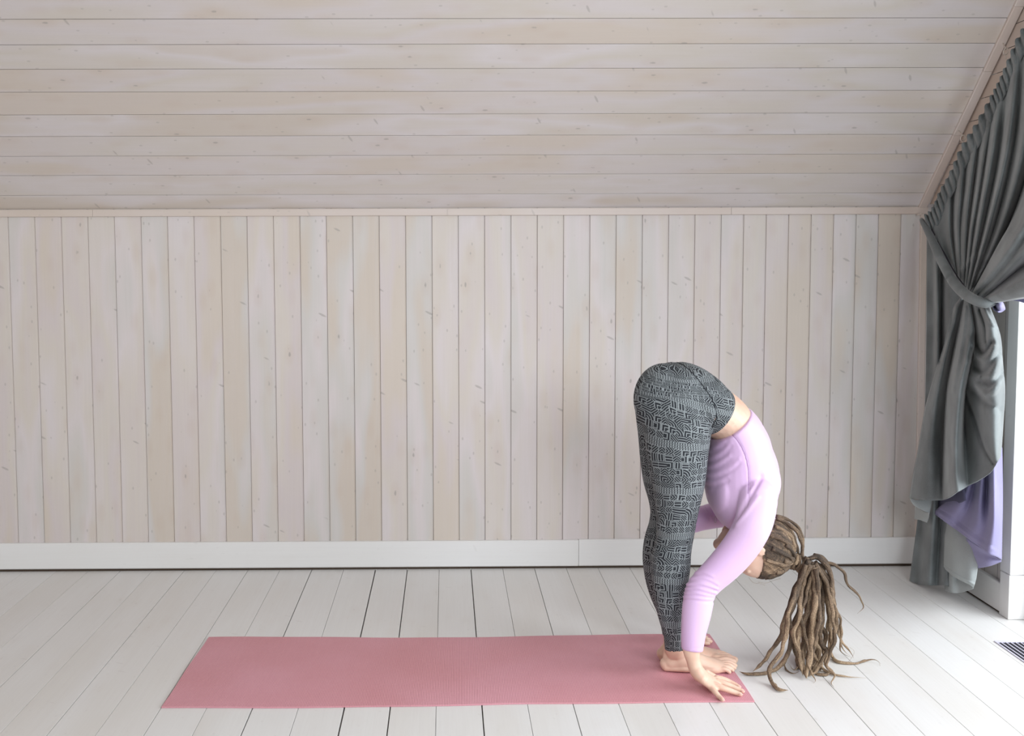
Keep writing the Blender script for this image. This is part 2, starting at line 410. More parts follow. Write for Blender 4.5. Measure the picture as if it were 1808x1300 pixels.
YN, YF = 3.460, 3.625
near_leg = [(1189,697,YN+.005,62,.100),(1190,712,YN,66,.104),(1195,740,YN,62.5,.102),(1196,765,YN,59.5,.098),(1196,800,YN,55,.090),(1198,850,YN,47.5,.078),(1195.5,900,YN,38.5,.064),
            (1193,935,YN,34.5,.055),(1190,958,YN,33,.052),(1186,979,YN,34.5,.053),(1184.5,1000,YN,35,.054),(1183,1030,YN,32.5,.051),(1183,1058,YN,28,.045),(1185,1088,YN,23.5,.037),(1190,1118,YN,19.5,.031),(1192,1147,YN,18.5,.029)]
far_leg = [(1178,697,YF-0.000,55,.095),(1182,712,YF-0.000,62,.100),(1183,740,YF-0.000,60,.098),(1183,768,YF-0.001,57,.094),(1181,810,YF-0.008,51.5,.086),(1180,846,YF-0.014,45.5,.076),(1182,880,YF-0.019,38,.064),(1182,905,YF-0.023,34.5,.056),
           (1177,930,YF-0.027,32.5,.052),(1170,955,YF-0.031,33,.052),(1168,978,YF-0.035,34,.053),(1168,1000,YF-0.039,33,.052),(1169,1025,YF-0.043,29.5,.047),(1173,1050,YF-0.047,25.5,.041),(1179,1075,YF-0.051,21,.034),(1184,1100,YF-0.055,18.5,.030),(1187,1121,YF-0.058,17.5,.028)]
YM = 3.545
pelvis = [(1160,712,YM,40,.13),(1176,703,YM,58,.155),(1196,702,YM,64,.172),(1218,707,YM,62,.175),(1240,715,YM,55,.165),(1258,724,YM,47,.150),(1268,730,YM,43.5,.143)]
waist = [(1230,712,YM,52,.150),(1258,724,YM,46,.140),(1280,738,YM,42.5,.126),(1289,752,YM,41,.118),(1296,768,YM,34,.10)]
torso = [(1290,752,YM,44,.130),(1299,775,YM,51,.134),(1305,800,YM,58,.142),(1308,826,YM,64,.150),(1309,850,YM,65,.156),(1310,873,YM,61,.158),(1313,895,YM,53,.150),(1321,915,YM,42,.125),(1332,930,YM,30,.08)]
YA = 3.375
near_arm = [(1337,872,YA+.03,33,.055),(1337,895,YA+.01,34,.055),(1330,925,YA,34,.053),(1316,953,YA,33,.051),(1297,979,YA,32,.049),(1275,1003,YA-.002,30,.047),(1253,1024,YA-.005,27.5,.044),(1238,1042,YA-.008,27,.043),(1233,1062,YA-.012,27.5,.042),(1229,1088,YA-.018,26,.040),(1224.5,1118,YA-.026,22.5,.036),(1222,1148,YA-.034,19.5,.033)]
YB = 3.72
far_arm = [(1330,872,YB-.04,32,.055),(1318,888,YB-.01,31,.055),(1292,902,YB,27,.050),(1258,911,YB+.01,23,.045),(1228,919,YB+.015,21,.042),(1200,932,YB+.02,20,.040),(1192,960,YB+.02,20,.038),(1195,1000,YB+.02,19,.037),(1201,1050,YB+.015,17.5,.033),(1206,1092,YB+.01,15.5,.030)]
R5 = lambda L: [rp(*q) for q in L]
skinM = NT('skin'); _n = skinM.noise(skinM.obj(), 9, 3, .5); _n2 = skinM.noise(skinM.obj(), 60, 2, .5)
_c = skinM.ramp(_n, [(.3, (.66, .43, .32)), (.7, (.74, .52, .40))]); _c = skinM.mix(skinM.mr(_n2, .45, .75, 0, .22), _c, (.62, .30, .22)); skinM.bump(_n2, .08, .001)
M_SKIN = skinM.fin(_c, .52); skinM.b.inputs['Subsurface Weight'].default_value = .12; skinM.b.inputs['Subsurface Radius'].default_value = (.02, .008, .004); skinM.b.inputs['Subsurface Scale'].default_value = .5

body = Blob()
body.loft(R5(near_leg), grow=-.006); body.loft(R5(far_leg), grow=-.006); body.loft(R5(pelvis), grow=-.006); body.loft(R5(waist))
body.loft(R5(torso[1:]), grow=-.020); body.loft(R5(near_arm), grow=-.010); body.loft(R5(far_arm), grow=-.008)
# ankles and feet: heel, arch, ball, five toes
def foot(ax_, ay, az, fwd, side, sgn, L=.235, ang=0.0, ankle_path=None, twist=0.0):
    """ax,ay = point under the ankle; fwd = toe direction; side = towards the little toe"""
    f, sd = Vector(fwd).normalized(), Vector(side).normalized(); O = Vector((ax_, ay, az)); U = Vector((0, 0, 1))
    p = lambda a, b, c: list(O + f*a*L + sd*b*L + U*c*L)
    def lf(rows, **k): body.loft(rows, depth=sd, **k)
    # rows: centre, half height, half width
    lf([p(-.175,0,.105)+[.020,.020], p(-.12,0,.125)+[.029,.027], p(0,0,.150)+[.036,.030], p(.12,0,.150)+[.035,.031], p(.26,.01,.130)+[.030,.034], p(.40,.01,.103)+[.0235,.038], p(.53,.01,.080)+[.0185,.041], p(.62,.01,.065)+[.0145,.040]], cap=(.9, .6))
    lf([p(-.175,0,.070)+[.016,.021], p(-.05,.01,.062)+[.0145,.026], p(.12,.05,.055)+[.0125,.022], p(.30,.07,.055)+[.0125,.022], p(.5,.05,.055)+[.0125,.034], p(.6,.02,.052)+[.0118,.038]], cap=(.8, .5))
    body.ell(p(.57,-.125,.068), (f, sd, U), (.026, .019, .0155)); body.ell(p(.50,.135,.056), (f, sd, U), (.028, .014, .0125))
    toes = [(-.135,.60,.875,.0125,.085),(-.045,.62,.865,.0088,.092),(.025,.61,.830,.0083,.090),(.088,.585,.780,.0080,.086),(.145,.55,.715,.0078,.078)]
    for i, (b, a0, a1, r, hh) in enumerate(toes):
        up_ = hh*L
        mid = (a0+a1)/2; bb_ = b*1.12
        lf([p(a0-.06, b*.9, .065)+[r*.95, r], p(mid-.02, bb_, hh*.98)+[r*1.0, r*1.0], p(a1-.05, bb_*1.04, (.060 if i else .062))+[r*.92, r*1.02], p(a1-.02, bb_*1.05, r/L*.98)+[r*.88, r*1.0]], n=14, cap=(1, .7))
pn = PF(1195, 1184); pf_ = PF(1187, 1163)
FN = (pn.x, 3.478, .0035)
fdir = Vector((1, .02, 0)); foot(*FN, fdir, Vector((.03, -1, 0)), 1)
FFt = (PY(1190, 1160, 3.567).x, 3.567, .0035)
fd2 = Vector((1, .03, 0)); foot(*FFt, fd2, Vector((-.05, 1, 0)), 1)
# ankles reach the feet
an = Vector(rp(*near_leg[-1])[:3])
body.loft([rp(1191,1125,YN,18,.030), rp(1192,1147,YN,18.0,.0275), [FN[0]-.002,FN[1]-.006,.075,.038,.0285], [FN[0]-.002,FN[1],.050,.038,.028]])
body.ell((FN[0]+.004, FN[1]-.026, .078), ((1,0,0),(0,1,0),(0,0,1)), (.012,.010,.013))
body.loft([rp(1187,1110,YF-.056,17.5,.029), rp(1189,1130,YF-.058,17.5,.0275), [FFt[0],FFt[1],.070,.037,.028], [FFt[0],FFt[1],.048,.036,.028]])
body.loft([(FN[0]-.036, FN[1], .10, .007, .008), (FN[0]-.040, FN[1], .06, .009, .010), (FN[0]-.038, FN[1], .04, .012, .014)])

# hands
def hand(pts, fingers, wrist_rows, depth=(0, 1, 0)):
    body.loft(wrist_rows, depth=depth, n=24)
    for fg in pts: body.loft(fg, n=20)
    for fg in fingers:
        body.loft(fg, n=14, sub=4, cap=(1, 1))
def fp(px, py, z, r, k=1.0): p = PF(px, py, z); return [p.x, p.y, p.z, r, r*k]
zt = .0075
# near hand: wrist comes down, heel of hand arched, fingers pressed to the mat
wr = PY(1221, 1150, 3.338); w2 = PY(1224, 1166, 3.335); w3 = PY(1228, 1180, 3.330)
HN = []
body.loft([list(PY(1222,1135,3.345))+[.033,.026], list(wr)+[.0275,.0215], list(w2)+[.0225,.0205], list(w3)+[.0225,.023], list(PY(1233,1190,3.322))+[.0215,.029], list(PY(1241,1198,3.315))+[.0185,.035]], n=26)
def palm(rows, dv): body.loft(rows, depth=dv, n=26)
dvn = (PF(1266,1216,.02)-PF(1276,1200,.02)).normalized()
palm([list(PY(1228,1180,3.330))+[.021,.024], list(PY(1236,1191,3.322))+[.0195,.031], list(PY(1246,1199,3.315))+[.0165,.037], list(PY(1257,1206,3.308))+[.0145,.040], list(PY(1266,1210.5,3.303))+[.0118,.038]], dvn)
def digit(px_list, radii, Ys=None):
    rows = []
    for (px, py, z), r in zip(px_list, radii):
        p = PF(px, py, z); rows.append([p.x, p.y, p.z, r, r*1.05])
    body.loft(rows, n=16, sub=4)
digit([(1247,1205,.030),(1256,1215,.026),(1263.5,1223,.021),(1270,1230.5,.0135),(1276,1236,.0115)], [.0115,.0098,.0088,.0078,.0066])
digit([(1262,1210,.030),(1275,1215,.026),(1288,1219.5,.020),(1299,1223.5,.0145),(1307.5,1226.5,.0122)], [.0112,.0100,.0090,.0080,.0068])
digit([(1267,1204,.031),(1280,1208,.027),(1293,1213,.020),(1304,1218,.0145),(1311.5,1221,.0122)], [.0112,.0098,.0088,.0079,.0068])
digit([(1266,1198,.031),(1278,1200.5,.027),(1289,1205,.020),(1299,1210,.0145),(1305,1213.5,.0122)], [.0108,.0096,.0087,.0078,.0066])
digit([(1247,1189,.036),(1256,1193,.024),(1264,1196.5,.017),(1271,1199.5,.0135)], [.0125,.0105,.0092,.0080])
# far hand
def digit_y(rows): body.loft([list(PY(a, b_, Y))+[r, r] for a, b_, Y, r in rows], n=16, sub=4)
body.loft([list(PY(1205,1085,3.735))+[.027,.026], list(PY(1208,1103,3.745))+[.021,.025], list(PY(1215,1113,3.755))+[.018,.032], list(PY(1226,1121,3.765))+[.014,.038]], n=22)
for b0, b1, Yk, ln in ((1119,1126,3.83,1250),(1121,1129.5,3.805,1255),(1124,1133,3.78,1258),(1127,1136.5,3.755,1254)):
    a = PY(1222, b0, Yk); m_ = PY(1236, (b0+b1)/2-.5, Yk); e = PF(ln-3, b1, .0125)
    body.loft([list(a)+[.0105,.0105], list(m_)+[.0092,.0092], [e.x-.018, e.y, .0155, .0082, .0082], [e.x, e.y, .0125, .0070, .0070]], n=14, sub=4)
body.loft([list(PY(1216,1112,3.715))+[.012,.012], list(PY(1228,1126,3.69))+[.0100,.0100], list(PF(1238,1143,.0135))+[.0085,.0085]], n=14, sub=4)
# neck and head
TH = math.radians(38)
HU = Vector((math.cos(TH), 0, -math.sin(TH))); HF = Vector((-math.sin(TH), 0, -math.cos(TH))); HS = Vector((0, -1, 0))   # up of the head, face, her right side
HC = PY(1331, 965, 3.545)
hp = lambda u, f, s: HC + HU*u + HF*f + HS*s
body.loft([rp(1326,893,YM,26,.055), rp(1321,908,YM,27,.054), rp(1318,922,YM,28,.053), list(hp(-.035,-.025,0))+[.058,.055]])
AX = (HU, HF, HS)
body.ell(hp(.022,-.004,0), AX, (.093,.098,.074)); body.ell(hp(.03,-.02,0), AX, (.088,.090,.076))
body.ell(hp(-.035,.030,0), AX, (.080,.058,.060)); body.ell(hp(-.068,.040,0), AX, (.046,.046,.048)); body.ell(hp(-.098,.066,0), AX, (.019,.020,.024))
for s_ in (-1, 1):
    body.ell(hp(-.028,.060,.035*s_), AX, (.026,.022,.026)); body.ell(hp(-.075,.010,.050*s_), AX, (.030,.034,.014)); body.ell(hp(.022,.0745,.026*s_), AX, (.010,.0115,.024))
    body.ell(hp(.000,.0725,.031*s_), AX, (.0105,.0105,.0135))                           # closed eyes
# nose and lips
body.loft([list(hp(.012,.083,0))+[.008,.008], list(hp(-.010,.095,0))+[.009,.009], list(hp(-.030,.107,0))+[.0105,.0115], list(hp(-.036,.103,0))+[.009,.013]], n=16)
for s_ in (-1, 1): body.ell(hp(-.036,.096,.0125*s_), AX, (.007,.009,.007))
body.ell(hp(-.060,.088,0), AX, (.0055,.010,.021)); body.ell(hp(-.071,.087,0), AX, (.0060,.010,.019))
# ears
for s_ in (-1, 1):
    body.ell(hp(.002,-.006,.0745*s_), (HU, HF, HS+HF*-.4*s_), (.024,.0135,.0075)); body.ell(hp(.000,.002,.070*s_), AX, (.018,.010,.010)); body.ell(hp(-.020,-.004,.0735*s_), AX, (.0085,.007,.005))
def post_body(co, no, me):
    co[:, 2] = np.maximum(co[:, 2], .0066)
    return co
person = body.build('person', M_SKIN, .0026, 4, post=post_body)
tag(person, 'barefoot woman in patterned leggings and lilac top folded forward over the pink mat, palms down', 'person')

# nails
M_NAIL = plain('nail', (.80, .50, .44), .3)
def nail(px, py, z, ux, uy, r=.0048):
    p = PF(px, py, z); b = Blob(); d = Vector((ux, uy, 0)).normalized(); sd = Vector((-d.y, d.x, 0))
    b.ell(p, (d, sd, (d.x*.35, d.y*.35, 1)), (r*1.35, r, .0013), n=8)
    o = meshobj('fingernail', b.v, b.f, M_NAIL, person, smooth=True); return o
dA = PF(1276,1236,.01)-PF(1264,1223,.02)
nail(1276.8,1236.2,.0166,dA.x,dA.y); 
dB = PF(1307,1226,.01)-PF(1290,1220,.02); nail(1308.5,1226.2,.0180,dB.x,dB.y); nail(1312,1220.4,.0180,dB.x,dB.y); nail(1305.5,1212.8,.0180,dB.x,dB.y, .0044)

# --- leggings
def leg_mat():
    n = NT('glyph_leggings'); u, v, w = n.attr('luv')
    c = .0215
    wp = n.noise(n.comb(n.math('MULTIPLY', u, 14.), n.math('MULTIPLY', v, 14.), w), 1, 1); wp2 = n.noise(n.comb(n.math('MULTIPLY', v, 17.), n.math('MULTIPLY', u, 11.), w), 1, 1)
    v = n.math('ADD', v, n.math('MULTIPLY', wp, .014)); u = n.math('ADD', u, n.math('MULTIPLY', wp2, .014))
    vv = n.math('MULTIPLY', v, 1/c); row = n.math('FLOOR', vv)
    wn0 = n.node('ShaderNodeTexWhiteNoise', noise_dimensions='1D'); n.inp(wn0.inputs['W'], row)
    uu = n.math('ADD', n.math('MULTIPLY', u, 1/c/1.15), n.math('MULTIPLY', wn0.outputs[0], 7.3)); colm = n.math('FLOOR', uu)
    wn = n.node('ShaderNodeTexWhiteNoise', noise_dimensions='3D'); n.inp(wn.inputs['Vector'], n.comb(colm, row, n.math('FLOOR', n.math('ADD', w, .5))))
    r = wn.outputs[0]; a = n.math('SUBTRACT', n.math('FRACT', uu), .5); b = n.math('SUBTRACT', n.math('FRACT', vv), .5)
    aa = n.math('ABSOLUTE', a); ab = n.math('ABSOLUTE', b)
    fields = [a, b, n.math('ADD', a, b), n.math('SUBTRACT', a, b), n.math('MAXIMUM', n.math('ADD', a, .3), ab), n.math('ADD', aa, b), n.math('SUBTRACT', ab, a), n.math('MAXIMUM', a, b), n.math('MINIMUM', a, n.math('MULTIPLY', b, -1)),
              n.math('SQRT', n.math('ADD', n.math('POWER', n.math('ADD', a, .5), 2), n.math('POWER', n.math('ADD', b, .5), 2))), n.math('ADD', ab, a)]
    k = n.math('FLOOR', n.math('MULTIPLY', r, len(fields))); acc = None
    for i, fl in enumerate(fields):
        t = n.math('MULTIPLY', n.math('COMPARE', k, float(i), .4), fl); acc = t if acc is None else n.math('ADD', acc, t)
    st = n.math('PINGPONG', n.math('ADD', n.math('MULTIPLY', acc, 2.75), .15), .5)
    black = n.mr(st, .14, .19)
    border = n.math('MULTIPLY', n.mr(n.math('MAXIMUM', aa, ab), .43, .46), n.math('GREATER_THAN', n.math('FRACT', n.math('MULTIPLY', r, 97.0)), .45))
    black = n.math('MULTIPLY', black, n.math('SUBTRACT', 1, border))
    # every few rows a band of finer marks
    fine = n.math('COMPARE', n.math('MODULO', n.math('ABSOLUTE', row), 7.0), 1.0, .4)
    u2 = n.math('PINGPONG', n.math('MULTIPLY', u, 1/.0085), .5); v2 = n.math('PINGPONG', n.math('MULTIPLY', v, 1/.0078), .5)
    f2 = n.math('MAXIMUM', n.math('MULTIPLY', n.mr(u2, .28, .34), n.mr(v2, .12, .18)), n.mr(n.math('ABSOLUTE', n.math('SUBTRACT', v2, .1)), .05, .03))
    black = n.mix(fine, black, f2)
    heather = n.noise(n.comb(n.math('MULTIPLY', u, 600.), n.math('MULTIPLY', v, 200.), w), 1, 2)
    grey = n.mix(n.mr(heather, .35, .65), (.185, .205, .215), (.265, .285, .295))
    return n.fin(n.mix(black, grey, (.012, .014, .019)), .85)
def leg_uv(co, no, me):
    px, py = topx(co)
    zs = co[:, 2]
    # axis of each leg as a function of height; the far leg gets its own sheet
    def axis(L):
        P = np.array([rp(*q)[:3] for q in L]); P = P[np.argsort(P[:, 2])]
        return np.interp(zs, P[:, 2], P[:, 0]), np.interp(zs, P[:, 2], P[:, 1])
    xn, yn = axis(near_leg); xf, yf = axis(far_leg)
    near = co[:, 1] < YM
    x = np.where(near, xn, xf); y = np.where(near, yn, yf)
    th = np.where(near, np.arctan2(co[:, 0]-x, -(co[:, 1]-y)), np.arctan2(co[:, 0]-x, (co[:, 1]-y)))
    # far leg shows its back: unwrap so the seam is hidden between the legs
    th = np.where(near, th, np.arctan2(-(co[:, 1]-y)*1.0, -(co[:, 0]-x)))
    R = np.interp(zs, [0, .25, .5, .8, 1.1], [.04, .05, .066, .095, .11])
    # blend from wrap-around to straight projection over the hips
    k = np.clip((zs-.72)/.16, 0, 1); u = th*R*(1-k) + (co[:, 0]-x)*1.15*k
    # top of the hips: lay the sheet down over the crest
    v = zs + 0.35*k*(co[:, 0]-x)
    hipt = np.clip((zs-.93)/.09, 0, 1); v = v - hipt*(co[:, 1]-YM)*.9
    luv = np.stack([u, v, np.where(near, 0., 1.)], 1).astype(np.float32)
    at = me.attributes.new('luv', 'FLOAT_VECTOR', 'POINT'); at.data.foreach_set('vector', luv.ravel())
    zc = np.where(near, rp(*near_leg[-1])[2], rp(*far_leg[-1])[2]); co[:, 2] = np.maximum(co[:, 2], zc)
    # seam groove that circles the hip, and creases at the groin
    def crease(line, sig, amp):
        nonlocal co
        L = np.array(line, float); L = catmull(L, 60); d = np.min(np.hypot(px[:, None]-L[None, :, 0], py[:, None]-L[None, :, 1]), 1)
        m = (no[:, 1] < .25); co = co + no*(amp*np.exp(-(d/sig)**2)*m)[:, None]
    crease([(1190,637),(1208,646),(1228,665),(1247,690),(1260,712),(1266,735),(1258,757)], 2.6, -.0035)
    crease([(1257,690),(1266,706),(1268,728),(1262,745)], 2.2, -.003)
    crease([(1236,715),(1252,735),(1257,752)], 3.5, -.0025)
    for l in ([(1160,945),(1190,952),(1222,946)], [(1158,962),(1185,968),(1219,962)], [(1165,925),(1195,935),(1228,925)]): crease(l, 2.5, -.0016)
    return co
lg = Blob(); lg.loft(R5(near_leg), cap=(1, .12), n=36); lg.loft(R5(far_leg), cap=(1, .12), n=36); lg.loft(R5(pelvis), cap=(1, .15), n=40)
# rounded seat
lg.ell(PY(1172, 705, YM-.085), ((1,0,0),(0,1,0),(0,0,1)), (.098,.090,.118)); lg.ell(PY(1169, 704, YM+.085), ((1,0,0),(0,1,0),(0,0,1)), (.094,.088,.112))
leggings = lg.build('leggings', leg_mat(), .0045, 5, person, post=leg_uv); leggings['label'] = 'grey leggings printed all over with black maze-like marks'
# --- top
topM = NT('lilac_jersey'); _n = topM.noise(topM.obj(), 420, 2, .5); topM.bump(_n, .12, .0006)
_l = topM.noise(topM.obj(), 5, 2); topM.fin(topM.ramp(_l, [(.3, (.65, .43, .68)), (.7, (.70, .49, .73))]), .62, Sheen_Weight=.35, Sheen_Roughness=.4)
tb = Blob()
tb.loft(R5([(1288,750,YM,45.5,.134),(1292,755,YM,46.5,.135),(1297,764,YM,49,.136)]+[(1303,783,YM,54,.138)]+torso[2:-1]), cap=(.05, .5), n=40); tb.loft(R5(near_arm), cap=(.6, .1), n=32); tb.loft(R5(far_arm), cap=(.6, .1), n=32)
tb.ell(PY(1338, 884, YA+.03), ((1,0,0),(0,1,0),(0,0,1)), (.062,.060,.075)); tb.ell(PY(1334, 880, YB-.04), ((1,0,0),(0,1,0),(0,0,1)), (.060,.058,.072))
tb.ell(PY(1345, 850, YM-.05), ((1,0,0),(0,1,0),(0,0,1)), (.058,.09,.085)); tb.ell(PY(1268, 858, YM), ((1,0,0),(0,1,0),(0,0,1)), (.036,.125,.095))
def post_top(co, no, me):
    px, py = topx(co)
    front = no[:, 1] < .35
    def crease(line, sig, amp, near=True):
        nonlocal co
        L = catmull(np.array(line, float), 50); d = np.min(np.hypot(px[:, None]-L[None, :, 0], py[:, None]-L[None, :, 1]), 1)
        m = front & ((co[:, 1] < YM+.02) if near else (co[:, 1] > YM+.05))
        co = co + no*(amp*np.exp(-(d/sig)**2)*m)[:, None]
    # seam of the raglan sleeve
    crease([(1288,764),(1302,778),(1314,800),(1320,822),(1322,845),(1321,872),(1318,895)], 1.8, -.0030)
    # pull lines across the side of the bodice
    for l, a in (([(1246,812),(1262,806),(1280,795),(1290,782)], .0035), ([(1246,826),(1265,820),(1288,806)], .0045), ([(1246,838),(1266,836),(1292,824),(1305,812)], .0040), ([(1246,850),(1262,852),(1285,842)], .0035), ([(1247,796),(1262,790),(1278,780)], .003)):
        crease(l, 4.0, a*.55); crease([(x, y+7) for x, y in l], 3.6, -a*.5)
    # armpit folds and shoulder
    for l, a in (([(1291,930),(1303,912),(1316,890),(1330,868),(1345,842)], -.0060), ([(1300,925),(1318,905),(1338,878)], .0035), ([(1322,862),(1338,838),(1352,808)], -.0035), ([(1330,850),(1342,830),(1352,806)], .003)): crease(l, 4.0, a)
    # elbow
    for i, l in enumerate(([(1207,1033),(1228,1030),(1248,1034),(1266,1040)], [(1205,1040),(1225,1038),(1246,1043),(1264,1048)], [(1204,1046),(1226,1047),(1248,1051),(1262,1053)], [(1204,1053),(1226,1056),(1246,1058),(1262,1058)], [(1212,1024),(1232,1019),(1252,1024),(1268,1033)], [(1220,1013),(1238,1010),(1258,1018)])):
        crease(l, 2.4, .0034 if i < 4 else .002); crease([(x, y+4.4) for x, y in l], 2.2, -.0034 if i < 4 else -.0018)
    # cuff stitching
    crease([(1200,1144.5),(1222,1146),(1246,1144.5)], 1.2, -.0012)
    for x0 in (1236, 1244, 1252): crease([(x0, 885), (x0+6, 900), (x0+14, 918)], 2.2, -.004, near=False)
    return co
top = tb.build('crop_top', topM.m, .0040, 5, person, post=post_top); top['label'] = 'lilac long-sleeved cropped top'
M_SEAM = plain('seam_thread', (.36, .20, .40), .8)
def tube(name, pts, r, mat, parent=None, n=8, taper=None, sub=4, closed_ends=True, rad=None):
    P = catmull([tuple(p) for p in pts], (len(pts)-1)*sub+1); m = len(P); C = [Vector(p) for p in P]; vs, fs = [], []
    up_ = Vector((.13, .9, .41))
    for i in range(m):
        t = (C[min(i+1, m-1)]-C[max(i-1, 0)]).normalized(); a = t.cross(up_).normalized(); b = t.cross(a)
        rr = rad(i/(m-1)) if rad else r
        for k in range(n):
            q = 2*math.pi*k/n; vs.append(C[i]+a*(rr*math.cos(q))+b*(rr*math.sin(q)))
    for i in range(m-1):
        for k in range(n): fs.append((i*n+k, i*n+(k+1) % n, (i+1)*n+(k+1) % n, (i+1)*n+k))
    fs.append(tuple(reversed(range(n)))); fs.append(tuple((m-1)*n+k for k in range(n)))
    return meshobj(name, vs, fs, mat, parent, smooth=True)
# small ring pull hanging from the far side of the neckline
zr = PY(1263, 918, 3.60); pts = [zr+Vector((.0035*math.cos(q), 0, .011*math.sin(q))) for q in [2*math.pi*k/12 for k in range(13)]]
tube('zip_ring', pts, .0009, plain('zip_metal', (.45,.42,.45), .3, Metallic=.8), top, n=6)

# --- hair
hM = NT('dreadlock_hair'); _o = hM.obj()
_a, _b2, _c2 = hM.attr('hc')
_n = hM.noise(hM.comb(hM.math('MULTIPLY', _a, 22.), hM.math('MULTIPLY', _b2, 5.0), _c2), 1, 4, .7, 1.0); _m = hM.noise(_o, 260, 3, .7)
_k = hM.noise(hM.comb(hM.math('MULTIPLY', _a, 9.), 0., hM.math('MULTIPLY', _c2, 7.)), 1, 2)
_f = hM.math('ADD', hM.math('MULTIPLY', _n, .45), hM.math('ADD', hM.math('MULTIPLY', _m, .35), hM.math('MULTIPLY', _k, .35))); _f = hM.math('ADD', _f, hM.mr(_a, .02, .45, -.045, .07)); _w = hM.node('ShaderNodeTexWhiteNoise', noise_dimensions='1D'); hM.inp(_w.inputs['W'], _c2 if False else hM.math('FLOOR', hM.math('MULTIPLY', _c2, 2.7027))); _f = hM.math('ADD', _f, hM.math('MULTIPLY', hM.math('SUBTRACT', _w.outputs[0], .5), .11))  # lightened along each lock: the lit look of the ends put into the colour
_c = hM.ramp(_f, [(.40, (.026, .018, .013)), (.53, (.105, .068, .043)), (.64, (.29, .195, .12)), (.76, (.56, .42, .28))])  # shadow sides and tan highlights put into the contrast of the ramp
hM.bump(hM.math('ADD', _n, _m), .7, .002); M_HAIR = hM.fin(_c, .85)
def dread(pts3, r0, r1, parent, seed, name='dreadlock', sub=7, n=9, tip=.12):
    P = catmull([tuple(p) for p in pts3], (len(pts3)-1)*sub+1); m = len(P); rg = np.random.default_rng(seed)
    L = np.concatenate([[0], np.cumsum(np.linalg.norm(np.diff(P, axis=0), axis=1))])
    ph = rg.uniform(0, 6.28, 8); vs, fs, hc = [], [], []
    up_ = Vector((.13, .9, .41))
    for i in range(m):
        s = L[i]; t = i/(m-1); c = Vector(P[i])
        w = .0022*min(1, s*20)*(1-.3*t); c = c + Vector((w*math.sin(s*62+ph[0])+w*.6*math.sin(s*131+ph[1]), w*math.sin(s*55+ph[2]), 0))
        tg = Vector(P[min(i+1, m-1)]-P[max(i-1, 0)]).normalized(); a = tg.cross(up_).normalized(); b = tg.cross(a)
        rr = (r0+(r1-r0)*t)*(1+.08*math.sin(s*105+ph[3])+.09*math.sin(s*63+ph[4])+.04*math.sin(s*210+ph[5]))
        if t > 1-tip: rr *= max(.12, (1-t)/tip)
        c.z = max(c.z, rr*.9+.0012)
        for k in range(n):
            q = 2*math.pi*k/n; q2 = 1+.12*math.sin(2*q+s*40+ph[6])+.08*math.sin(3*q-s*90+ph[7])
            vs.append(c+a*(rr*q2*math.cos(q))+b*(rr*q2*math.sin(q))); hc.append((s, k/n*3, seed*.37))
    for i in range(m-1):
        for k in range(n): fs.append((i*n+k, i*n+(k+1) % n, (i+1)*n+(k+1) % n, (i+1)*n+k))
    fs.append(tuple(reversed(range(n)))); fs.append(tuple((m-1)*n+k for k in range(n)))
    return meshobj(name, vs, fs, M_HAIR, parent, smooth=True, attr={'hc': hc})
# scalp hair: fuzzy cap that leaves face, ears and neck free
hb = Blob()
hb.ell(hp(.030,-.014,0), AX, (.096,.105,.083), n=26)
hb.ell(hp(-.020,-.050,0), AX, (.070,.058,.066), n=20)
hairline = lambda f: np.interp(f, [-.12, -.035, .0, .02, .05, .08, .1], [-.09, -.050, .006, .028, .050, .070, .08])
def post_hair(co, no, me):
    q = co-np.array(HC); u = q@np.array(HU); f = q@np.array(HF); s = q@np.array(HS)
    # hairline: forehead, temple, behind ear, nape
    lim = hairline(f)
    inside = u < lim
    sh = np.where(inside, .017, 0.0)
    r1 = np.array([1.0, 0, 0])
    n1 = np.sin(u*210+np.sin(s*90)*2)*np.sin(s*170+f*60)*.0012+np.sin(f*330+s*210)*.0007
    c2 = co - no*sh[:, None] + no*(n1*(~inside))[:, None]
    at = me.attributes.new('hc', 'FLOAT_VECTOR', 'POINT'); at.data.foreach_set('vector', np.stack([u*1.0, s*30, f*10], 1).astype(np.float32).ravel())
    return c2
hair = hb.build('hair', M_HAIR, .0034, 3, person, post=post_hair); hair['label'] = 'ash-brown dreadlocks gathered in a ponytail'
TIE = PY(1409, 994, 3.545); TD = (TIE-HC).normalized()
# locks drawn back over the scalp to the tie
k = 0
def scalp(u0, f0, s0):
    """point on the cap in direction (u,f,s)"""
    v = Vector((u0, f0, s0)); v.normalize(); return hp(.030+v.x*.099, -.016+v.y*.101, v.z*.085)
tl = Vector(((TIE-HC).dot(HU)-.03, (TIE-HC).dot(HF)+.016, 0)); tl.normalize()
for ring_, cnt in ((1.0, 15), (.62, 11), (.3, 6)):
    for i in range(cnt):
        a = 2*math.pi*(i+.5*(ring_ < .9))/cnt+.1
        w1 = Vector((-tl.y, tl.x, 0)); w2 = Vector((0, 0, 1))
        th0 = (1.75 if math.cos(a) < .3 else 1.12)*ring_ + .12*math.sin(i*2.7)
        d0 = lambda th: (tl*math.cos(th)+(w1*math.cos(a)+w2*math.sin(a))*math.sin(th))
        for _t in range(30):
            dd_ = d0(th0); v_ = scalp(*dd_)-HC; uu_, ff_ = v_.dot(HU), v_.dot(HF)
            if uu_ > float(hairline(ff_))+.010: break
            th0 *= .94
        pts = [scalp(*d0(th0*(1-q))) for q in (0, .2, .4, .58, .74)] + [TIE - TD*.022 + HS*(.010*math.sin(a)) + HF*(-.012*math.cos(a)), TIE+TD*.008]
        k += 1; dread(pts, .0072, .0062, hair, k, sub=6, tip=.02)
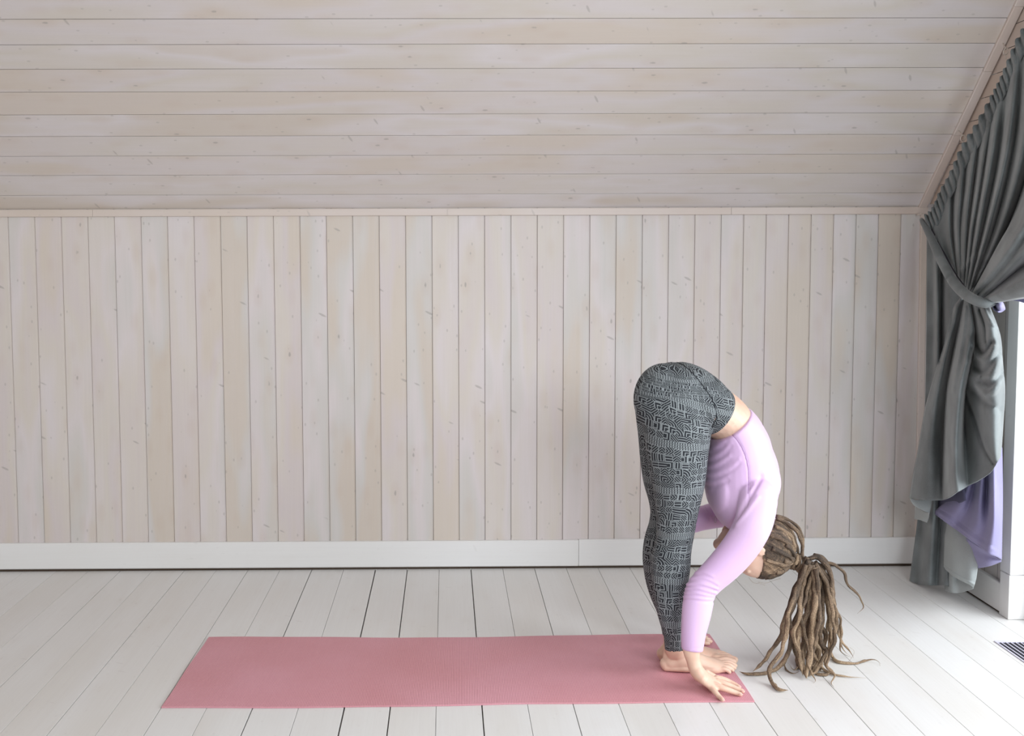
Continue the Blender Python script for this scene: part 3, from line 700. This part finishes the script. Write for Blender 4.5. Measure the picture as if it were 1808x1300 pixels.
# loose loops at the nape and the lock wound round the tie
Z = lambda px, py, Y=3.545: PY(px, py, Y)
for pts, r in (([Z(1372,915,3.53),Z(1392,925,3.53),Z(1409,943,3.53),Z(1418,965,3.535),Z(1414,984,3.54)], .0068), ([Z(1380,922,3.56),Z(1396,938,3.56),Z(1405,958,3.555),Z(1409,980,3.55)], .0062), ([Z(1370,912,3.58),Z(1398,921,3.585),Z(1414,943,3.58),Z(1420,970,3.56)], .006)):
    k += 1; dread(pts, r, r*.95, hair, k, tip=.02)
for j in range(3):
    ax1 = HS; ax2 = TD.cross(HS); c0 = TIE - TD*(.020-.011*j)
    pts = [c0 + ax1*(.024*math.cos(q)) + ax2*(.023*math.sin(q)) + TD*(.006*q/6.28) for q in [6.6*i/12+j for i in range(13)]]
    k += 1; dread(pts, .0072, .0068, hair, k, tip=.02)
# hanging locks, traced in the photo, each at its own depth, the ends resting on the floor
def C4(x, y): return 1240+x/3.716, 890+y/3.716
LK = [
 ([(690,350),(650,440),(590,620),(545,740),(510,870),(450,970),(390,1045),(335,1100)], 3.50, .0088, .0055),
 ([(700,370),(650,500),(600,650),(572,760),(585,880),(560,980),(490,1085),(400,1112),(310,1118),(240,1100)], 3.47, .0098, .0052),
 ([(680,400),(620,560),(565,720),(545,880),(510,980),(455,1060),(440,1130),(465,1185),(510,1220),(562,1222)], 3.44, .0082, .0058),
 ([(720,380),(690,520),(650,650),(618,760),(600,850),(610,960),(640,1050),(672,1110)], 3.52, .0100, .0060),
 ([(740,400),(720,560),(690,700),(650,800),(625,900),(640,1000),(670,1090),(680,1145)], 3.49, .0092, .0066),
 ([(730,420),(740,560),(735,700),(722,850),(710,980),(692,1080),(685,1145)], 3.46, .0098, .0070),
 ([(760,430),(790,560),(792,700),(776,850),(790,930),(812,970),(790,1020),(750,1090),(700,1135)], 3.53, .0082, .0052),
 ([(740,380),(800,480),(830,580),(852,700),(882,800),(910,890),(950,950),(985,990),(995,1015)], 3.58, .0088, .0016),
 ([(730,340),(800,370),(840,450),(852,560),(872,680),(902,760),(915,850),(900,940),(930,985),(985,1010)], 3.56, .0092, .0018),
 ([(810,385),(870,398),(925,450),(955,530),(1000,570),(1040,630),(1057,680),(1020,720)], 3.56, .0060, .0022),
 ([(830,500),(860,640),(882,790),(855,900),(822,1000),(812,1060),(850,1100),(868,1130)], 3.51, .0086, .0040),
 ([(840,560),(868,760),(840,920),(850,1010),(900,1042),(1000,1048),(1080,1028),(1130,1024),(1170,1050)], 3.60, .0085, .0022),
 ([(720,780),(705,900),(735,990),(785,1075),(850,1112),(950,1135),(1080,1142)], 3.53, .0086, .0030),
 ([(820,540),(850,700),(868,860),(835,1010),(812,1070),(870,1120),(850,1175),(858,1205)], 3.48, .0080, .0022),
 ([(650,720),(670,850),(700,950),(690,1040),(720,1110),(742,1150),(728,1178)], 3.47, .0070, .0020),
 ([(640,760),(600,900),(550,1020),(548,1085),(595,1112),(660,1092)], 3.55, .0062, .0016),
 ([(740,460),(770,640),(755,780),(745,900),(772,970),(745,1070),(700,1125)], 3.60, .0086, .0050),
 ([(700,440),(680,600),(700,760),(670,900),(655,1000),(665,1120)], 3.62, .0088, .0060),
 ([(750,430),(760,600),(770,760),(740,880),(720,1000),(705,1110)], 3.43, .0086, .0060),
 ([(710,400),(650,560),(640,720),(600,860),(640,1000),(660,1130)], 3.45, .0080, .0058),
 ([(790,480),(810,640),(830,760),(800,900),(770,1010),(800,1060)], 3.62, .0070, .0040),
 ([(770,440),(820,560),(850,660),(890,800),(905,900),(930,960),(975,1000)], 3.62, .0078, .0014),
 ([(700,360),(760,350),(810,400),(845,480),(850,600),(862,700),(885,820)], 3.52, .0092, .0060),
 ([(735,400),(795,470),(835,560),(850,660),(880,760),(890,860)], 3.55, .0098, .0050),
 ([(680,860),(680,960),(640,1060),(600,1090),(560,1040)], 3.60, .0050, .0016),
 ([(730,1000),(700,1060),(745,1110),(800,1120),(840,1105)], 3.50, .0066, .0040),
]
for L_, Y0, r0, r1 in LK:
    if 430 < L_[0][1] < 620: L_ = [(742, 392)] + L_
    elif L_[0][1] >= 620: L_ = [(728, 400), ((728+L_[0][0])/2+6, (400+L_[0][1])/2)] + L_
    k += 1; P2 = [C4(*q) for q in L_]; hang = len(P2); out = []
    # floor depth under the last point decides where the lock comes down
    zz = PF(*P2[-1]).y; low = P2[-1][1] > 1150
    Yend = (zz if low else Y0)
    for i, (x, y) in enumerate(P2):
        t = (i/(hang-1))**1.6; Y = Y0+(Yend-Y0)*t
        if i < 2: Y = Y*.5+3.545*.5
        q = PY(x, y, Y)
        if q.z < r1+.002: q = PF(x, y, r1+.002)
        out.append(q)
    dread(out, r0, r1, hair, k, sub=8, tip=.10 if r1 > .003 else .25)
for j in range(9):
    x0 = rng.uniform(690, 800); xe = 625+j*26+rng.uniform(-12, 12); ye = rng.uniform(1015, 1120); k += 1
    P2 = [C4(x0, 395), C4(x0+(xe-x0)*.3+rng.uniform(-14, 14), 540), C4(x0+(xe-x0)*.55+rng.uniform(-20, 20), 700), C4(x0+(xe-x0)*.8+rng.uniform(-22, 22), 860), C4(xe+rng.uniform(-15, 15), ye-70), C4(xe+rng.uniform(-22, 22), ye)]
    Yj = rng.uniform(3.50, 3.64); out = []
    for i, (x, y) in enumerate(P2):
        q = PY(x, y, Yj+(.545-.5+3.5-Yj)*(i < 1)); 
        if q.z < .006: q = PF(x, y, .006)
        out.append(q)
    dread(out, .0092, .0056, hair, k, sub=8, tip=.10)
# flyaway wisps
M_WISP = plain('hair_wisp', (.30,.22,.15), .8)
for w_ in ([(1338,1028),(1352,1030),(1366,1025),(1378,1022)], [(1322,1020),(1330,1029),(1342,1031),(1351,1034)], [(1551,1168),(1554,1176),(1552,1184)], [(1497,1170),(1505,1160),(1508,1150),(1500,1143)]):
    tube('hair_wisp', [PY(x, y, 3.55 if y < 1100 else PF(x, 1176).y) for x, y in w_], .0004, M_WISP, hair, n=5)

def on_surface(o, line, n=60, lift=.0006):
    out = []
    for x, y in catmull(line, n):
        ok, loc, nor, _i = o.ray_cast(CAM, ray(float(x), float(y)).normalized())
        if ok: out.append(loc + nor*lift)
    return out
def seam(o, line, r, mat, name='seam', n=60):
    pts = on_surface(o, line, n)
    if len(pts) > 3: tube(name, pts, r, mat, o, n=6, sub=2)
M_DK = plain('dark_seam', (.012,.013,.018), .9)
seam(leggings, [(1192,639),(1208,646),(1228,665),(1247,690),(1260,712),(1265,735),(1257,755)], .0013, M_DK)
seam(top, [(1289,765),(1302,778),(1314,800),(1320,822),(1322,845),(1321,872)], .0008, M_SEAM)
seam(top, [(1256,776),(1270,770),(1288,763),(1304,748),(1318,728)], .0009, M_SEAM)
# ------------------------------------------------------------------ curtain
def velvet(name, lo, hi, sheen):
    n = NT(name); t = n.noise(n.obj(), 7, 3, .5); s = n.noise(n.obj(), 320, 2, .5)
    c = n.ramp(t, [(.35, lo), (.65, hi)]); c = n.mix(n.mr(s, .4, .7, 0, .15), c, tuple(x*1.5 for x in hi)); n.bump(s, .15, .0006)
    return n.fin(c, .85, Sheen_Weight=sheen, Sheen_Roughness=.35)
M_VEL = velvet('grey_velvet', (.120, .131, .133), (.200, .220, .224), .36)
M_PALE = velvet('grey_velvet_back', (.30, .325, .325), (.35, .37, .365), .2)
M_LIN = velvet('violet_lining', (.235, .215, .365), (.27, .25, .41), .1)
XC = 2.055
curtain = empty('curtain', (2.03, 4.4, 0)); tag(curtain, 'grey velvet curtain hung up the slope and tied back beside the door, violet lining showing', 'curtain')
def sheet(name, rails, mat, nv=70, per=8, creases=(), valley=None, sharp=0.0, thick=.0018, side=1, x0=None, jag=0, ripple=0.0):
    """rails run along the folds: (px, py, how far the cloth stands off the wall)"""
    RL = [catmull(r, nv) for r in rails]
    if valley is not None:
        out = []
        for i, r in enumerate(RL):
            out.append(r)
            if i < len(RL)-1:
                m = (r+RL[i+1])/2; m[:, 2] -= valley*np.interp(np.linspace(0, 1, nv), [0, .12, .7, 1], [.35, 1, 1, .45]); out.append(m)
        RL = out
    A = np.array(RL)                                   # rail, v, 3
    nr = A.shape[0]; nu = (nr-1)*per+1
    G = np.zeros((nv, nu, 3))
    for j in range(nv): G[j] = catmull(A[:, j, :], nu)
    for (line, sig, amp) in creases:
        L = catmull(line, 60); d = np.sqrt((G[:, :, 0, None]-L[None, None, :, 0])**2+(G[:, :, 1, None]-L[None, None, :, 1])**2).min(-1)
        G[:, :, 2] += amp*np.exp(-(d/sig)**2)
    if ripple: G[:, :, 2] += ripple*np.sin(G[:, :, 1]*.21+G[:, :, 0]*.13)*np.sin(G[:, :, 0]*.19-G[:, :, 1]*.06)
    vs, fs = [], []
    for j in range(nv):
        for i in range(nu):
            px, py, of = G[j, i]; p = PX(px, py, (x0 or XC)-of)
            if p.y > D-.012:
                p = PY(px, py, D-.012-.03*max(0, of))
            if p.z < .006: p = PF(px, py, .006)
            vs.append(p-curtain.location)
    for j in range(nv-1):
        for i in range(nu-1): fs.append((j*nu+i, j*nu+i+1, (j+1)*nu+i+1, (j+1)*nu+i))
    o = meshobj(name, vs, fs, mat, curtain, smooth=True)
    s = o.modifiers.new('s', 'SOLIDIFY'); s.thickness = thick; s.offset = -1*side
    return o
# ---- upper drape, from the sloping header down into the knot
up_r = [
 [(1634,384,.00),(1640,396,.01),(1650,412,.03),(1657,428,.03)],
 [(1641,368,.01),(1647,392,.03),(1656,420,.045),(1668,452,.05)],
 [(1650,348,.00),(1656,385,.025),(1664,425,.04),(1678,470,.05)],
 [(1661,326,.01),(1667,375,.03),(1672,430,.04),(1685,482,.05)],
 [(1674,303,.00),(1676,365,.04),(1678,420,.05),(1689,490,.055)],
 [(1685,284,.00),(1684,350,.01),(1682,415,.015),(1692,495,.05)],
 [(1697,263,.01),(1696,330,.055),(1691,405,.06),(1696,498,.06)],
 [(1708,247,.00),(1704,325,.03),(1697,405,.05),(1698,502,.06)],
 [(1722,226,.01),(1714,320,.065),(1706,400,.07),(1701,505,.065)],
 [(1732,206,.00),(1722,310,.02),(1711,400,.04),(1703,507,.06)],
 [(1745,183,.01),(1731,310,.075),(1716,405,.08),(1705,509,.07)],
 [(1756,160,.00),(1742,280,.05),(1723,395,.06),(1707,510,.07)],
 [(1764,140,.00),(1752,270,.09),(1731,390,.10),(1709,512,.075)],
 [(1779,110,.00),(1766,260,.04),(1740,390,.05),(1711,513,.07)],
 [(1793,75,.01),(1780,250,.11),(1750,385,.12),(1713,514,.08)],
 [(1806,50,.00),(1795,230,.05),(1762,380,.05),(1714,515,.07)],
 [(1824,20,.01),(1812,230,.12),(1774,385,.11),(1716,516,.08)],
 [(1846,-30,.00),(1832,220,.04),(1785,390,.02),(1717,517,.065)],
 [(1880,-90,.02),(1850,240,.15),(1800,380,.16),(1768,425,.16),(1719,517,.10)],
 [(1920,-160,.00),(1890,250,.17),(1822,390,.21),(1780,440,.20),(1724,521,.11)],
 [(1960,-220,.00),(1920,290,.17),(1840,415,.21),(1790,465,.19),(1730,526,.11)],
 [(1985,-230,.00),(1940,330,.10),(1850,438,.08),(1796,478,.07),(1734,528,.08)],
 [(2010,-240,.00),(1960,360,.18),(1862,452,.20),(1802,492,.18),(1737,529,.10)],
 [(2040,-250,.00),(1985,400,.20),(1880,480,.24),(1808,508,.21),(1740,532,.11)],
 [(2070,-260,.00),(2010,430,.18),(1895,505,.18),(1806,523,.16),(1744,535,.10)],
 [(2080,-250,.00),(2020,440,.12),(1900,512,.10),(1800,528,.10),(1748,536,.08)],
]
for q in up_r: q[0] = (q[0][0]+3, q[0][1]+6, q[0][2]+.012)
sheet('fabric_panel', up_r, M_VEL, nv=90, per=7, creases=[([(1700,475),(1712,462),(1735,440)], 4, .012), ([(1720,505),(1728,480),(1745,460)], 4, -.012), ([(1722,515),(1760,470),(1808,400),(1850,300)], 6, .020), ([(1728,518),(1768,478),(1815,415),(1870,330)], 5, -.022), ([(1722,508),(1750,462),(1790,400),(1830,290)], 5, -.016), ([(1740,528),(1775,512),(1815,490)], 4, .014)])
# gathered heading, ruffled along the batten
hd = []
hl = catmull([(1632,385,.02),(1647,370,.02),(1660,337,.02),(1679,303,.02),(1698,262,.02),(1723,223,.02),(1748,176,.02),(1762,146,.02),(1778,112,.02),(1799,66,.02),(1828,18,.02),(1880,-90,.02),(1960,-220,.02)], 62)
for i, (x, y, o_) in enumerate(hl):
    z = (i % 2)
    w_ = .6+.8*abs(math.sin(i*1.7)); hd.append([(x-3.5*z*w_+2, y-4*z*w_+1, .018+.022*z*w_), (x+2, y+7, .022+.016*z), (x+6, y+17, .028+.016*z), (x+9, y+30, .030)])
sheet('heading', hd, M_VEL, nv=8, per=3)
# ---- rear layer hanging straight down behind the knot
bk = [[(1637,392,.020),(1636,600,.022),(1632,760,.03),(1622,900,.045),(1606,1026,.09)],
      [(1648,410,.02),(1648,600,.01),(1642,780,.02),(1632,900,.03),(1622,1032,.08)],
      [(1654,420,.05),(1656,600,.05),(1652,780,.05),(1648,900,.07),(1640,1034,.09)],
      [(1664,440,.00),(1662,600,.00),(1660,780,.01),(1660,900,.02),(1655,1034,.05)],
      [(1676,470,.04),(1676,600,.04),(1672,780,.03),(1672,900,.03),(1670,1034,.06)],
      [(1700,500,.02),(1700,650,.01),(1696,800,.00),(1690,930,.00),(1688,1036,.02)],
      [(1730,540,.03),(1735,650,.02),(1725,800,.00),(1715,900,-.01),(1712,985,.0)]]
sheet('rear_fabric_panel', bk, M_VEL, nv=60, per=7)
# ---- lower skirt falling from the knot
lo = [[(1696,526,.085),(1682,548,.095),(1669,600,.11),(1651,660,.12),(1634,720,.13),(1622,790,.135),(1612,840,.14),(1606,879,.145)],
      [(1698,527,.10),(1684,556,.11),(1671,620,.13),(1656,690,.145),(1645,760,.15),(1638,830,.155),(1634,884,.16)],
      [(1700,528,.085),(1690,560,.09),(1677,620,.085),(1667,690,.075),(1661,760,.09),(1658,830,.11),(1656,884,.13)],
      [(1702,528,.07),(1694,570,.06),(1682,630,.05),(1671,690,.045),(1666,760,.055),(1665,830,.09),(1667,883,.12)],
      [(1704,529,.09),(1700,575,.11),(1688,630,.13),(1677,690,.14),(1674,770,.15),(1676,830,.165),(1679,878,.18)],
      [(1708,530,.10),(1710,585,.13),(1700,640,.16),(1692,700,.185),(1687,770,.195),(1687,830,.20),(1690,870,.205)],
      [(1711,530,.10),(1719,590,.12),(1709,645,.14),(1700,700,.15),(1695,770,.155),(1696,830,.165),(1700,864,.175)],
      [(1714,531,.07),(1722,600,.06),(1712,655,.055),(1704,700,.06),(1702,760,.075),(1706,820,.11),(1710,858,.13)],
      [(1720,532,.10),(1727,590,.10),(1718,660,.09),(1712,720,.085),(1714,780,.09),(1722,820,.11),(1727,850,.13)],
      [(1727,533,.10),(1737,600,.13),(1730,670,.13),(1728,730,.11),(1734,780,.12),(1744,820,.13),(1748,836,.14)],
      [(1733,534,.09),(1746,590,.15),(1744,650,.16),(1740,720,.15),(1746,780,.14),(1755,815,.14),(1757,824,.14)],
      [(1739,535,.09),(1756,590,.14),(1758,650,.16),(1757,710,.155),(1758,770,.14),(1761,805,.13),(1762,814,.13)],
      [(1745,536,.07),(1765,590,.08),(1770,640,.08),(1774,690,.075),(1771,745,.07),(1768,790,.07),(1766,808,.07)]]
sheet('skirt', lo, M_VEL, nv=90, per=8, creases=[
    ([(1713,640),(1722,660),(1738,668),(1755,655),(1768,632)], 6.5, .026), ([(1722,652),(1738,658),(1752,643),(1762,622)], 6, -.020),
    ([(1722,595),(1730,620),(1742,622),(1752,605)], 5, -.028), ([(1719,610),(1730,632),(1745,632),(1756,615)], 4.5, .025),
    ([(1715,665),(1730,688),(1750,692),(1772,668)], 7, .028), ([(1735,672),(1752,680),(1768,655)], 6, -.020), ([(1722,690),(1740,712),(1764,722)], 5, -.015),
    ([(1704,690),(1722,740),(1738,790),(1755,820)], 3.5, -.014), ([(1700,665),(1706,640),(1712,600)], 3, .012),
    ([(1684,545),(1678,580),(1660,640)], 3.2, -.018), ([(1738,545),(1748,565),(1764,582)], 3.2, .02), ([(1730,548),(1740,575),(1742,605)], 3.2, -.018), ([(1706,545),(1700,600),(1684,690)], 3, .010)])
# stitched hem of the skirt, a slightly proud band
def band(name, pts, w, mat, x0, th=.003, dx=0):
    vs, fs = [], []; P = catmull(pts, 70); n = len(P)
    for i in range(n):
        px, py, of = P[i]
        for dy in (0, w):
            p = PX(px+dx*(dy/w), py-dy, x0-of-.003); p.y = min(p.y, D-.008); vs.append(p-curtain.location)
    for i in range(n-1): fs.append((2*i, 2*i+1, 2*i+3, 2*i+2))
    o = meshobj(name, vs, fs, mat, curtain, smooth=True); s = o.modifiers.new('s', 'SOLIDIFY'); s.thickness = th; return o
# turned-up flap at the far left of the hem: the back of the velvet
sheet('turned_hem', [[(1606,879,.15),(1608,885,.15),(1614,893,.14)], [(1622,883,.12),(1624,892,.12),(1626,900,.12)], [(1645,880,.07),(1644,894,.08),(1641,907,.09)]], M_PALE, nv=14, per=8)
sheet('turned_hem', [[(1616,892,.09),(1616,905,.09),(1615,917,.09)], [(1632,903,.10),(1630,911,.10),(1626,919,.10)], [(1641,906,.11),(1640,914,.10),(1637,923,.09)]], M_PALE, nv=14, per=8)
# inner fold below the skirt, its shade put into the darker lining colour
sheet('lining_fold', [[(1644,870,.02),(1645,885,.02),(1650,903,.03)], [(1665,865,.05),(1668,880,.05),(1668,900,.05)], [(1700,855,.09),(1703,866,.09),(1706,884,.09)]], plain('violet_lining_shaded', (.10,.095,.16), .9), nv=16, per=8)
# violet lining sweeping out under the skirt
ln = [[(1690,862,.03),(1672,885,.05),(1660,895,.06),(1648,906,.06)], [(1712,852,.05),(1702,875,.07),(1690,898,.08),(1668,921,.08)],
      [(1722,845,.03),(1718,875,.04),(1706,912,.06),(1686,934,.07)], [(1734,838,.06),(1730,880,.08),(1724,925,.10),(1708,950,.10)],
      [(1744,828,.02),(1743,880,.04),(1742,925,.08),(1730,966,.10)], [(1754,820,.06),(1755,880,.09),(1754,930,.11),(1746,978,.12)],
      [(1762,800,.00),(1763,880,.03),(1763,930,.06),(1760,984,.07)], [(1769,790,-.02),(1770,880,-.02),(1769,940,-.01),(1768,989,.00)]]
sheet('lining', ln, M_LIN, nv=50, per=7, creases=[([(1650,900),(1680,920),(1715,947),(1768,980)], 2.0, .004), ([(1654,897),(1684,914),(1718,940),(1768,974)], 1.4, -.003)])
sheet('lining', [[(1706,950,.04),(1712,968,.03),(1722,985,.03),(1727,1004,.02)], [(1740,972,.05),(1742,980,.04),(1744,992,.04),(1746,1000,.03)], [(1768,989,.00),(1768,990,.00),(1768,991,.0),(1767,992,.0)]], M_LIN, nv=16, per=8)
# lower tip of the curtain, pale side out, with its corner folded back
tp = [[(1669,912,.02),(1668,950,.04),(1667,985,.05),(1667,1003,.05)], [(1682,915,.04),(1682,960,.06),(1682,1000,.07),(1684,1018,.07)],
      [(1700,920,.02),(1700,970,.05),(1700,1010,.06),(1702,1028,.06)], [(1716,935,.02),(1714,980,.04),(1713,1015,.05),(1712,1033,.05)], [(1732,950,-.01),(1728,990,.02),(1724,1020,.03),(1719,1038,.04)]]
sheet('corner_tip', tp, M_PALE, nv=40, per=7, creases=[([(1667,1000),(1690,1016),(1720,1032)], 1.6, .003)])
tp2 = [[(1668,990,.02),(1668,1020,.03),(1669,1043,.04)], [(1680,1000,.04),(1680,1025,.05),(1680,1047,.05)], [(1695,1010,.02),(1695,1030,.03),(1696,1047,.03)], [(1719,1020,.02),(1719,1034,.03),(1719,1040,.03)]]
sheet('corner_tip', tp2, M_PALE, nv=24, per=8)
sheet('inner_flap', [[(1640,905,.0),(1650,912,.01),(1655,920,.01),(1660,945,.01)], [(1655,900,.02),(1662,915,.03),(1664,935,.03),(1665,955,.02)], [(1675,905,.0),(1674,920,.01),(1673,935,.01),(1672,962,.0)]], M_VEL, nv=16, per=8)
# lining puckered at the knot and behind the loop
sheet('lining_pucker', [[(1744,533,.07),(1750,540,.09),(1756,548,.07)], [(1752,531,.10),(1757,541,.06),(1762,552,.09)], [(1760,531,.06),(1764,540,.10),(1768,551,.06)], [(1768,530,.07),(1772,538,.06),(1775,546,.05)]], M_LIN, nv=20, per=8)
sheet('lining_pucker', [[(1772,527,.06),(1790,531,.06),(1806,533,.06)], [(1800,520,.05),(1810,531,.05),(1820,540,.05)], [(1840,505,.05),(1845,520,.05),(1850,535,.05)]], M_LIN, nv=16, per=8)
# ---- tieback: a rolled velvet sash from the corner round the knot
tbk = tube('tieback', [PX(1627,388,2.040), PX(1640,412,2.00), PX(1653,440,1.975), PX(1668,471,1.955), PX(1686,501,1.935), PX(1706,521,1.915), PX(1724,531,1.905), PX(1740,536,1.92), PX(1752,535,1.96), PX(1758,530,2.03)], .012, M_VEL, n=14, sub=8,
    rad=lambda t: .0085+.0110*math.sin(math.pi*min(1, t*1.05))**.6)
for v in tbk.data.vertices: v.co -= curtain.location
tbk.parent = curtain
tbk_shade = tube('tieback', [PX(1628,389,2.035), PX(1645,408,2.02), PX(1662,440,2.005), PX(1682,478,1.99), PX(1698,502,1.97), PX(1708,516,1.95)], .006, plain('sash_shadow_side', (.045,.04,.055), .9), n=10, sub=8, rad=lambda t: .006)  # darker tube along the sash: its shadow side put into the colour
for v in tbk_shade.data.vertices: v.co -= curtain.location
tbk_shade.parent = curtain
# screw eyes with rings that carry the curtain
M_RING = plain('cream_plastic', (.56, .48, .42), .35)
def ring(px, py, bx, by, label):
    c = PX(px, py, 2.028); r = empty('curtain_ring', c); tag(r, label, 'curtain ring', 'cream rings on the sloping batten')
    d1, d2 = Vector((.55, .1, .83)).normalized(), Vector((.80, .25, -.55)).normalized()
    pts = [d1*(.0120*math.cos(q))+d2*(.0100*math.sin(q)) for q in [2*math.pi*k/20 for k in range(21)]]
    tube('ring', pts, .0022, M_RING, r, n=8)
    b = PX(bx, by, 2.050); tube('screw_eye', [b-c, (b-c)*.6+Vector((0, 0, .003)), Vector((-.003, 0, .013))], .0024, M_RING, r, n=8)
    e = Vector((0, 0, -.010)); tube('hook', [e, e+Vector((.000, 0, -.008)), e+Vector((.001, 0, -.018))], .0018, M_RING, r, n=6)
ring(1700, 244, 1693, 231, 'lower of the two cream rings holding the curtain, nearer the wall corner')
ring(1776, 91, 1771, 77, 'upper of the two cream rings holding the curtain, near the top corner')
c = PX(1622, 379, 2.05); c.y = min(c.y, D-.02)
rt = empty('wall_hook', c); tag(rt, 'small pale hook on the wall corner holding the curtain sash', 'hook')
tube('peg', [Vector((0, .018, 0)), Vector((0, 0, 0)), Vector((.012, -.008, .004))], .0035, M_RING, rt, n=8)
